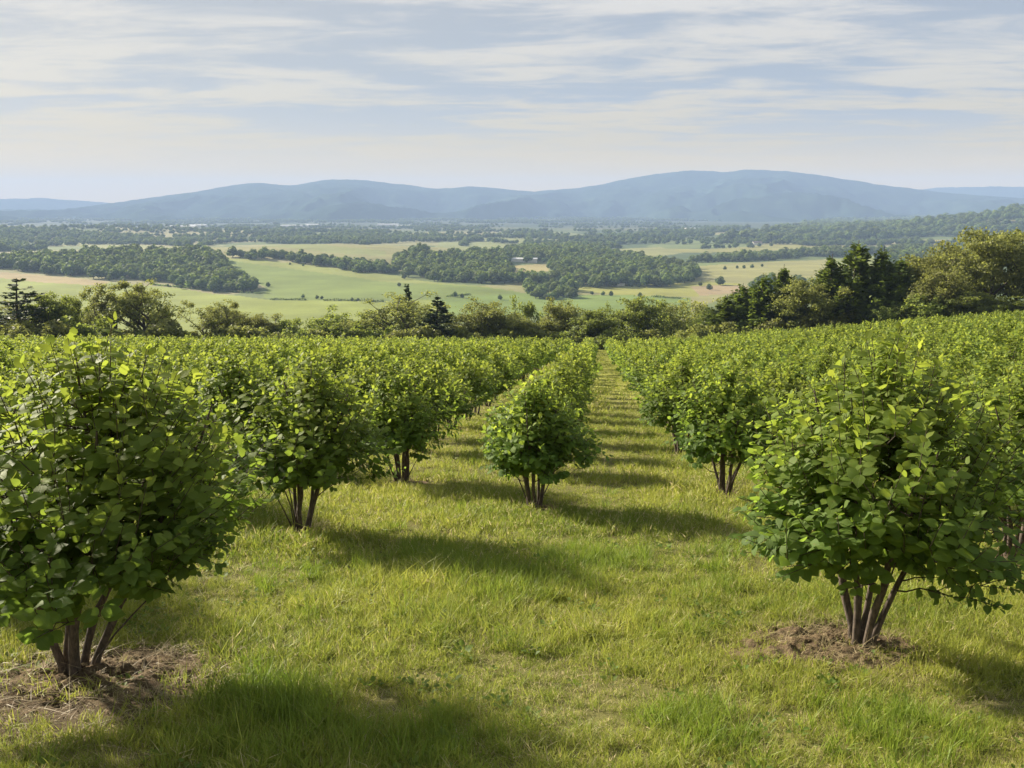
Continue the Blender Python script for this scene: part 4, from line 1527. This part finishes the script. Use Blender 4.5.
VT = [valley_tree(850 + i) for i in range(6)]
WOODS = [   # outline in pixels, spacing at 1 km, tree size, label
    ([(-90, 262), (0, 254), (60, 251), (130, 248), (215, 249), (228, 262), (250, 277), (268, 288), (262, 292), (180, 286), (110, 280), (60, 275), (0, 269), (-90, 263)], 6.5, 1.15, 'dark dense wood on the left above the near meadow'),
    ([(-90, 227), (0, 227), (60, 229), (130, 235), (190, 241), (225, 248), (180, 246), (120, 242), (60, 237), (0, 236), (-90, 236)], 8, 1.1, 'long hazy wood along the far left skyline of the valley'),
    ([(-90, 242), (0, 241), (35, 243), (60, 249), (0, 252), (-90, 254)], 8, 1.1, 'small wood at the left edge between the two long woods'),
    ([(212, 252), (250, 248), (300, 251), (340, 256), (390, 263), (440, 277), (400, 274), (330, 268), (260, 260), (225, 257)], 7, 1.05, 'belt of trees along the upper edge of the big meadow'),
    ([(376, 262), (400, 254), (440, 248), (505, 248), (512, 262), (514, 274), (560, 272), (562, 286), (520, 286), (470, 285), (440, 282), (405, 274)], 7, 1.05, 'left half of the broad wood in mid valley'),
    ([(505, 246), (560, 243), (612, 248), (650, 255), (692, 261), (702, 276), (683, 288), (620, 288), (560, 287), (552, 272), (548, 263), (512, 262)], 7, 1.05, 'right half of the broad wood in mid valley'),
    ([(506, 290), (528, 280), (572, 280), (586, 290), (568, 299), (525, 299)], 8, 1.0, 'small lone clump in front of the mid valley wood'),
    ([(676, 259), (700, 255), (780, 251), (850, 247), (930, 245), (930, 252), (830, 257), (740, 262), (690, 263)], 7, 1.05, 'hedge-like belt of trees behind the tan field'),
    ([(690, 241), (720, 234), (800, 223), (870, 214), (960, 207), (1024, 203), (1110, 200), (1110, 234), (1024, 234), (930, 238), (850, 241), (770, 243)], 11, 1.3, 'wooded hill rising to the right below the mountains'),
    ([(240, 241), (290, 236), (380, 238), (430, 241), (410, 244), (330, 244), (250, 243)], 9, 1.05, 'thin far belt of trees in the left of the plain'),
    ([(535, 241), (600, 234), (700, 228), (760, 224), (740, 231), (690, 236), (620, 240)], 12, 1.1, 'hazy wood at the foot of the mountains, centre right'),
    ([(540, 249), (548, 243), (610, 242), (640, 246), (610, 250)], 9, 1.0, 'hazy strip of wood behind the broad mid valley wood'),
    ([(697, 280), (725, 276), (745, 280), (742, 286), (705, 287)], 8, 0.95, 'little copse at the foot of the tan field'),
    ([(380, 258), (400, 248), (425, 244), (440, 250), (430, 256), (400, 262)], 8, 1.1, 'pocket wood left of the broad mid valley wood'),
    ([(740, 283), (770, 274), (800, 276), (800, 290), (745, 292)], 8, 1.0, 'copse showing over the left of the dark pines'),
    ([(860, 262), (905, 250), (960, 244), (1040, 240), (1060, 262), (900, 272)], 8, 1.1, 'wood showing behind the pale trees on the right'),
]


def wood(poly, spacing, size, label, seed):
    r = np.random.default_rng(seed)
    W = [at(*p) for p in poly]
    w = np.array(W)
    dist = np.hypot(w[:, 0], w[:, 1]).mean()
    sp = 1.38 * spacing * max(1.0, dist / 1300) ** 0.4
    x0, x1, y0, y1 = w[:, 0].min(), w[:, 0].max(), w[:, 1].min(), w[:, 1].max()
    gx, gy = np.meshgrid(np.arange(x0, x1, sp), np.arange(y0, y1, sp * 1.15))
    x, y = gx.ravel() + r.uniform(-0.5, 0.5, gx.size) * sp, gy.ravel() + r.uniform(-0.5, 0.5, gx.size) * sp
    jx, jy = x + 24 * fbm(x / 60, y / 60, 15, 3), y + 55 * fbm(x / 60, y / 60, 16, 3)
    z = ground(x, y)
    pp = np.array(poly, float)
    hgt = 10.0 * size * sp / spacing * (spacing / sp) ** 0.5
    k = in_poly(jx, jy, W)
    for dz in (0.8 * hgt, 0.4 * hgt):              # a tree grows here only where its whole height belongs to this wood
        d = np.stack([x, y, z + dz - CAM_H], 1) @ CAM_M
        k &= in_poly(CX - F_PX * d[:, 0] / d[:, 2], CY + F_PX * d[:, 1] / d[:, 2] + 0.5, poly)
    x, y = x[k], y[k]
    n = len(x)
    if n == 0:
        return 0
    s = 0.80 * size * sp / spacing * r.uniform(0.55, 1.3, n) * (1 + 0.25 * fbm(x / 70, y / 70, 17, 2))
    scatter('wood', np.stack([x, y, ground(x, y) - 0.6], 1), np.stack([s, s, s * r.uniform(0.85, 1.15, n) * (spacing / sp) ** 0.5], 1),
            np.stack([0 * s, 0 * s, r.uniform(0, 6.28, n)], 1), r.integers(0, 6, n), VT, label, 'wood')
    return n


tot = 0
for i, wd in enumerate(WOODS):
    q = wood(*wd, 1000 + i)
    tot += q
print('valley trees', tot)


# hedges and rows of trees over the far plain: too many to count
def far_hedges():
    r = np.random.default_rng(77)
    P = []
    for q_ in range(520):
        px, py = r.uniform(-60, 900), r.uniform(219, 247) - 3 * r.random()
        if q_ >= 300:                              # woods strung along the foot of the mountains
            py = r.uniform(215.5, 223.5)
        if 690 < px and py < 243 - (px - 690) * 0.1:
            continue
        x, y = at(px, py)
        if not (1900 < math.hypot(x, y) < 7600):
            continue
        a = r.choice([0.35, 0.35 + math.pi / 2]) + r.normal(0, 0.15)
        a = r.normal(0.0, 0.35) if r.random() < 0.7 else a
        L = r.uniform(60, 420) * (1.6 if q_ >= 300 else 1.0)
        n = int(L / 9)
        t = r.uniform(-0.5, 0.5, n) * L
        P.append(np.stack([x + t * math.cos(a) + r.normal(0, 5, n), y + t * math.sin(a) + r.normal(0, 7, n)], 1))
    P = np.concatenate(P)
    n = len(P)
    s = r.uniform(0.55, 1.2, n)
    scatter('hedgerows', np.stack([P[:, 0], P[:, 1], ground(P[:, 0], P[:, 1]) - 0.6], 1), np.stack([s * 1.3, s * 1.3, s], 1),
            np.stack([0 * s, 0 * s, r.uniform(0, 6.28, n)], 1), r.integers(0, 6, n), VT, 'far hedgerows and tree lines crossing the hazy plain', 'hedges')


far_hedges()

# single trees and bushes standing in the fields
FIELD_TREES = [
    (404, 279, 1.0, 'small dark tree alone near the top of the big meadow'),
    (399, 287, 0.8, 'pale small tree below the dark one in the big meadow'),
    (290, 265, 0.5, 'left of two dots of bush on the meadow\'s upper edge'),
    (303, 266, 0.55, 'right of two dots of bush on the meadow\'s upper edge'),
    (268, 287, 0.9, 'lone tree at the right toe of the dark wood'),
    (256, 283, 0.9, 'last round tree on the right slope of the dark wood'),
    (303, 298, 0.6, 'bush on the meadow hedge line, leftmost of the dark pair'),
    (317, 299, 0.6, 'dark low bush in the middle of the meadow hedge line'),
    (322, 299.5, 0.6, 'dark low bush touching the middle one on the hedge line'),
    (352, 301, 0.55, 'low bush on the hedge line right of the dark bushes'),
    (358, 301, 0.5, 'tiny bush second on the right part of hedge line'),
    (372, 302, 0.6, 'rounded low bush ending the meadow hedge line'),
    (181, 289, 0.9, 'round tree standing clear below the dark wood'),
    (168, 287, 0.6, 'small bush left of the clear-standing round tree'),
    (228, 292, 0.5, 'small dark bush in front of the wood\'s right half'),
    (236, 292, 0.55, 'dark bush just right of the small one before the wood'),
    (110, 281, 1.2, 'large pale round tree at the foot of the dark wood'),
    (123, 282, 1.0, 'second pale round tree at the foot of the dark wood'),
    (631, 287, 0.8, 'upright small tree, leftmost of three in the yellow field'),
    (639, 287, 0.6, 'thin pale small tree, middle of three in the yellow field'),
    (655, 286, 0.8, 'upright small tree, rightmost of three in the yellow field'),
    (572, 291, 0.8, 'dark tree at the left end of the yellow field'),
    (581, 288, 1.0, 'pointed tree by the left end of the yellow field'),
    (592, 295, 0.7, 'pale bush on the boundary between yellow and green fields'),
    (603, 295.5, 0.7, 'dark bush on the boundary right of the pale one'),
    (611, 296, 0.8, 'larger dark bush third along the field boundary'),
    (640, 297, 0.75, 'broad low bush near the right of the field boundary'),
    (700, 286, 0.8, 'dark bush at the right end of the yellow field'),
    (709, 290, 1.1, 'tall pale tree at the corner of the pale brown field'),
    (725, 270, 0.9, 'round tree alone on the tan field, left of its small row'),
    (737, 269, 0.8, 'left bush of the small row on the tan field'),
    (744, 269, 0.9, 'middle bush of the small row on the tan field'),
    (752, 268, 0.9, 'right bush of the small row on the tan field'),
    (762, 267, 0.8, 'low bush just beyond the small row on the tan field'),
    (455, 297, 0.9, 'dark tree at the head of the hedge behind the dark spruce'),
    (462, 298, 0.8, 'hedge tree right of the one behind the dark spruce'),
    (500, 300, 0.8, 'pale bush on the green field behind the olive trees'),
]
for px, py, s, label in FIELD_TREES:
    x, y = at(px, py)
    o = link('field_tree', VT[sp_r.randrange(6)])
    o.location, o.rotation_euler = (x, y, gz(x, y) - 0.5), (0, 0, sp_r.uniform(0, 6.28))
    k = 0.62 * s
    o.scale = (k, k, k * 0.95)
    tag(o, label, 'tree', 'single trees and bushes in the valley fields')


def hedge(pa, pb, name, label, wdt=3.0, hgt=2.2):
    """a trimmed field hedge between two points of the valley"""
    r = np.random.default_rng(int(pa[0] * 3 + pb[0]))
    (xa, ya), (xb, yb) = at(*pa), at(*pb)
    L = math.hypot(xb - xa, yb - ya)
    n = int(L * 7)
    t = r.random(n)
    gap = fbm(t * L / 14, 0 * t, int(pa[0]), 3)
    t = t[gap > -0.35]
    n = len(t)
    ox, oy = -(yb - ya) / L, (xb - xa) / L
    q = r.uniform(-0.5, 0.5, n) * wdt
    x, y = xa + t * (xb - xa) + ox * q, ya + t * (yb - ya) + oy * q
    z = ground(x, y) + r.random(n) * hgt * (0.75 + 0.5 * fbm(t * L / 8, 0 * t, 4, 2))
    mb = MB()
    at_ = np.stack([r.random(n) * 0.5, r.random(n), 0 * t], 1)
    cards(mb, r, np.stack([x, y, z], 1), r.uniform(0.9, 1.7, n), norm(r.normal(0, 1, (n, 3))), at_)
    o = link(name, mb.build(name, M_WOOD))
    tag(o, label, 'hedge', 'field hedges in the valley')


hedge((652, 297), (682, 299), 'hedge', 'clipped dark hedge at the right of the green field')
hedge((270, 300), (384, 302), 'hedge', 'broken low hedge between the big meadow and yellow meadow')
hedge((150, 285), (262, 294), 'hedge', 'broken low hedge below the dark left wood')
hedge((446, 297), (470, 295), 'hedge', 'short dark hedge above the green field behind the spruce')


# ------------------------------------------------------------------ farm buildings far out in the valley
def farm(px, py, w, d, h, rz, label, pale=False, group='farm buildings in the valley'):
    x, y = at(px, py)
    z = gz(x, y)
    root = empty('barn' if pale else 'farmhouse', (x, y, z), rz)
    tag(root, label, 'barn' if pale else 'house', group)
    mb = MB()
    a, b = w / 2, d / 2
    rise = h * (0.35 if pale else 0.6)
    V = [(-a, -b, -1), (a, -b, -1), (a, b, -1), (-a, b, -1), (-a, -b, h), (a, -b, h), (a, b, h), (-a, b, h), (-a, 0, h + rise), (a, 0, h + rise)]
    mb.add(V, [(0, 1, 5, 4), (2, 3, 7, 6)])
    mb.faces_only([(1, 2, 6, 9, 5), (3, 0, 4, 8, 7)])
    link('wall', mb.build('wall', M_WALLS, False), root)
    rf = MB()
    e, t = 0.6, 0.25
    sl = rise / b
    for s in (-1, 1):
        q = [(-a - e, s * (b + e), h - e * sl + 0.05), (a + e, s * (b + e), h - e * sl + 0.05), (a + e, 0, h + rise + 0.05), (-a - e, 0, h + rise + 0.05)]
        V = q + [(p[0], p[1], p[2] + t) for p in q]
        rf.add(V, [(0, 1, 2, 3), (4, 5, 6, 7), (0, 1, 5, 4), (1, 2, 6, 5), (2, 3, 7, 6), (3, 0, 4, 7)])
    link('roof', rf.build('roof', M_ROOFP if pale else M_ROOF, False), root)


farm(524, 262, 38, 13, 4.5, 0.1, 'long pale barn at the edge of the mid valley wood', True)
farm(538, 259, 16, 9, 5, 0.5, 'small house just right of the long pale barn')
farm(757, 245, 20, 11, 5, 0.2, 'lone farmhouse on the field strip below the wooded hill')
farm(693, 230, 60, 22, 6, 0.3, 'white barn gleaming at the foot of the wooded hill', True)
farm(182, 228.5, 95, 30, 7, 0.0, 'white shed, left of two on the far left plain', True)
farm(198, 227, 70, 30, 7, 0.15, 'white shed, right of two on the far left plain', True)
farm(295, 227, 110, 26, 6, 0.1, 'long white shed on the far plain below the left summit', True)
farm(312, 226, 60, 24, 6, 0.0, 'short white shed right beside the long one on the plain', True)
farm(388, 226, 90, 26, 7, 0.0, 'white shed on the far plain left of centre', True)
farm(404, 227, 60, 22, 6, 0.2, 'smaller white shed beside the one left of centre', True)
farm(620, 286, 9, 7, 3.5, 0.3, 'tiny white hut at the front of the mid valley wood')
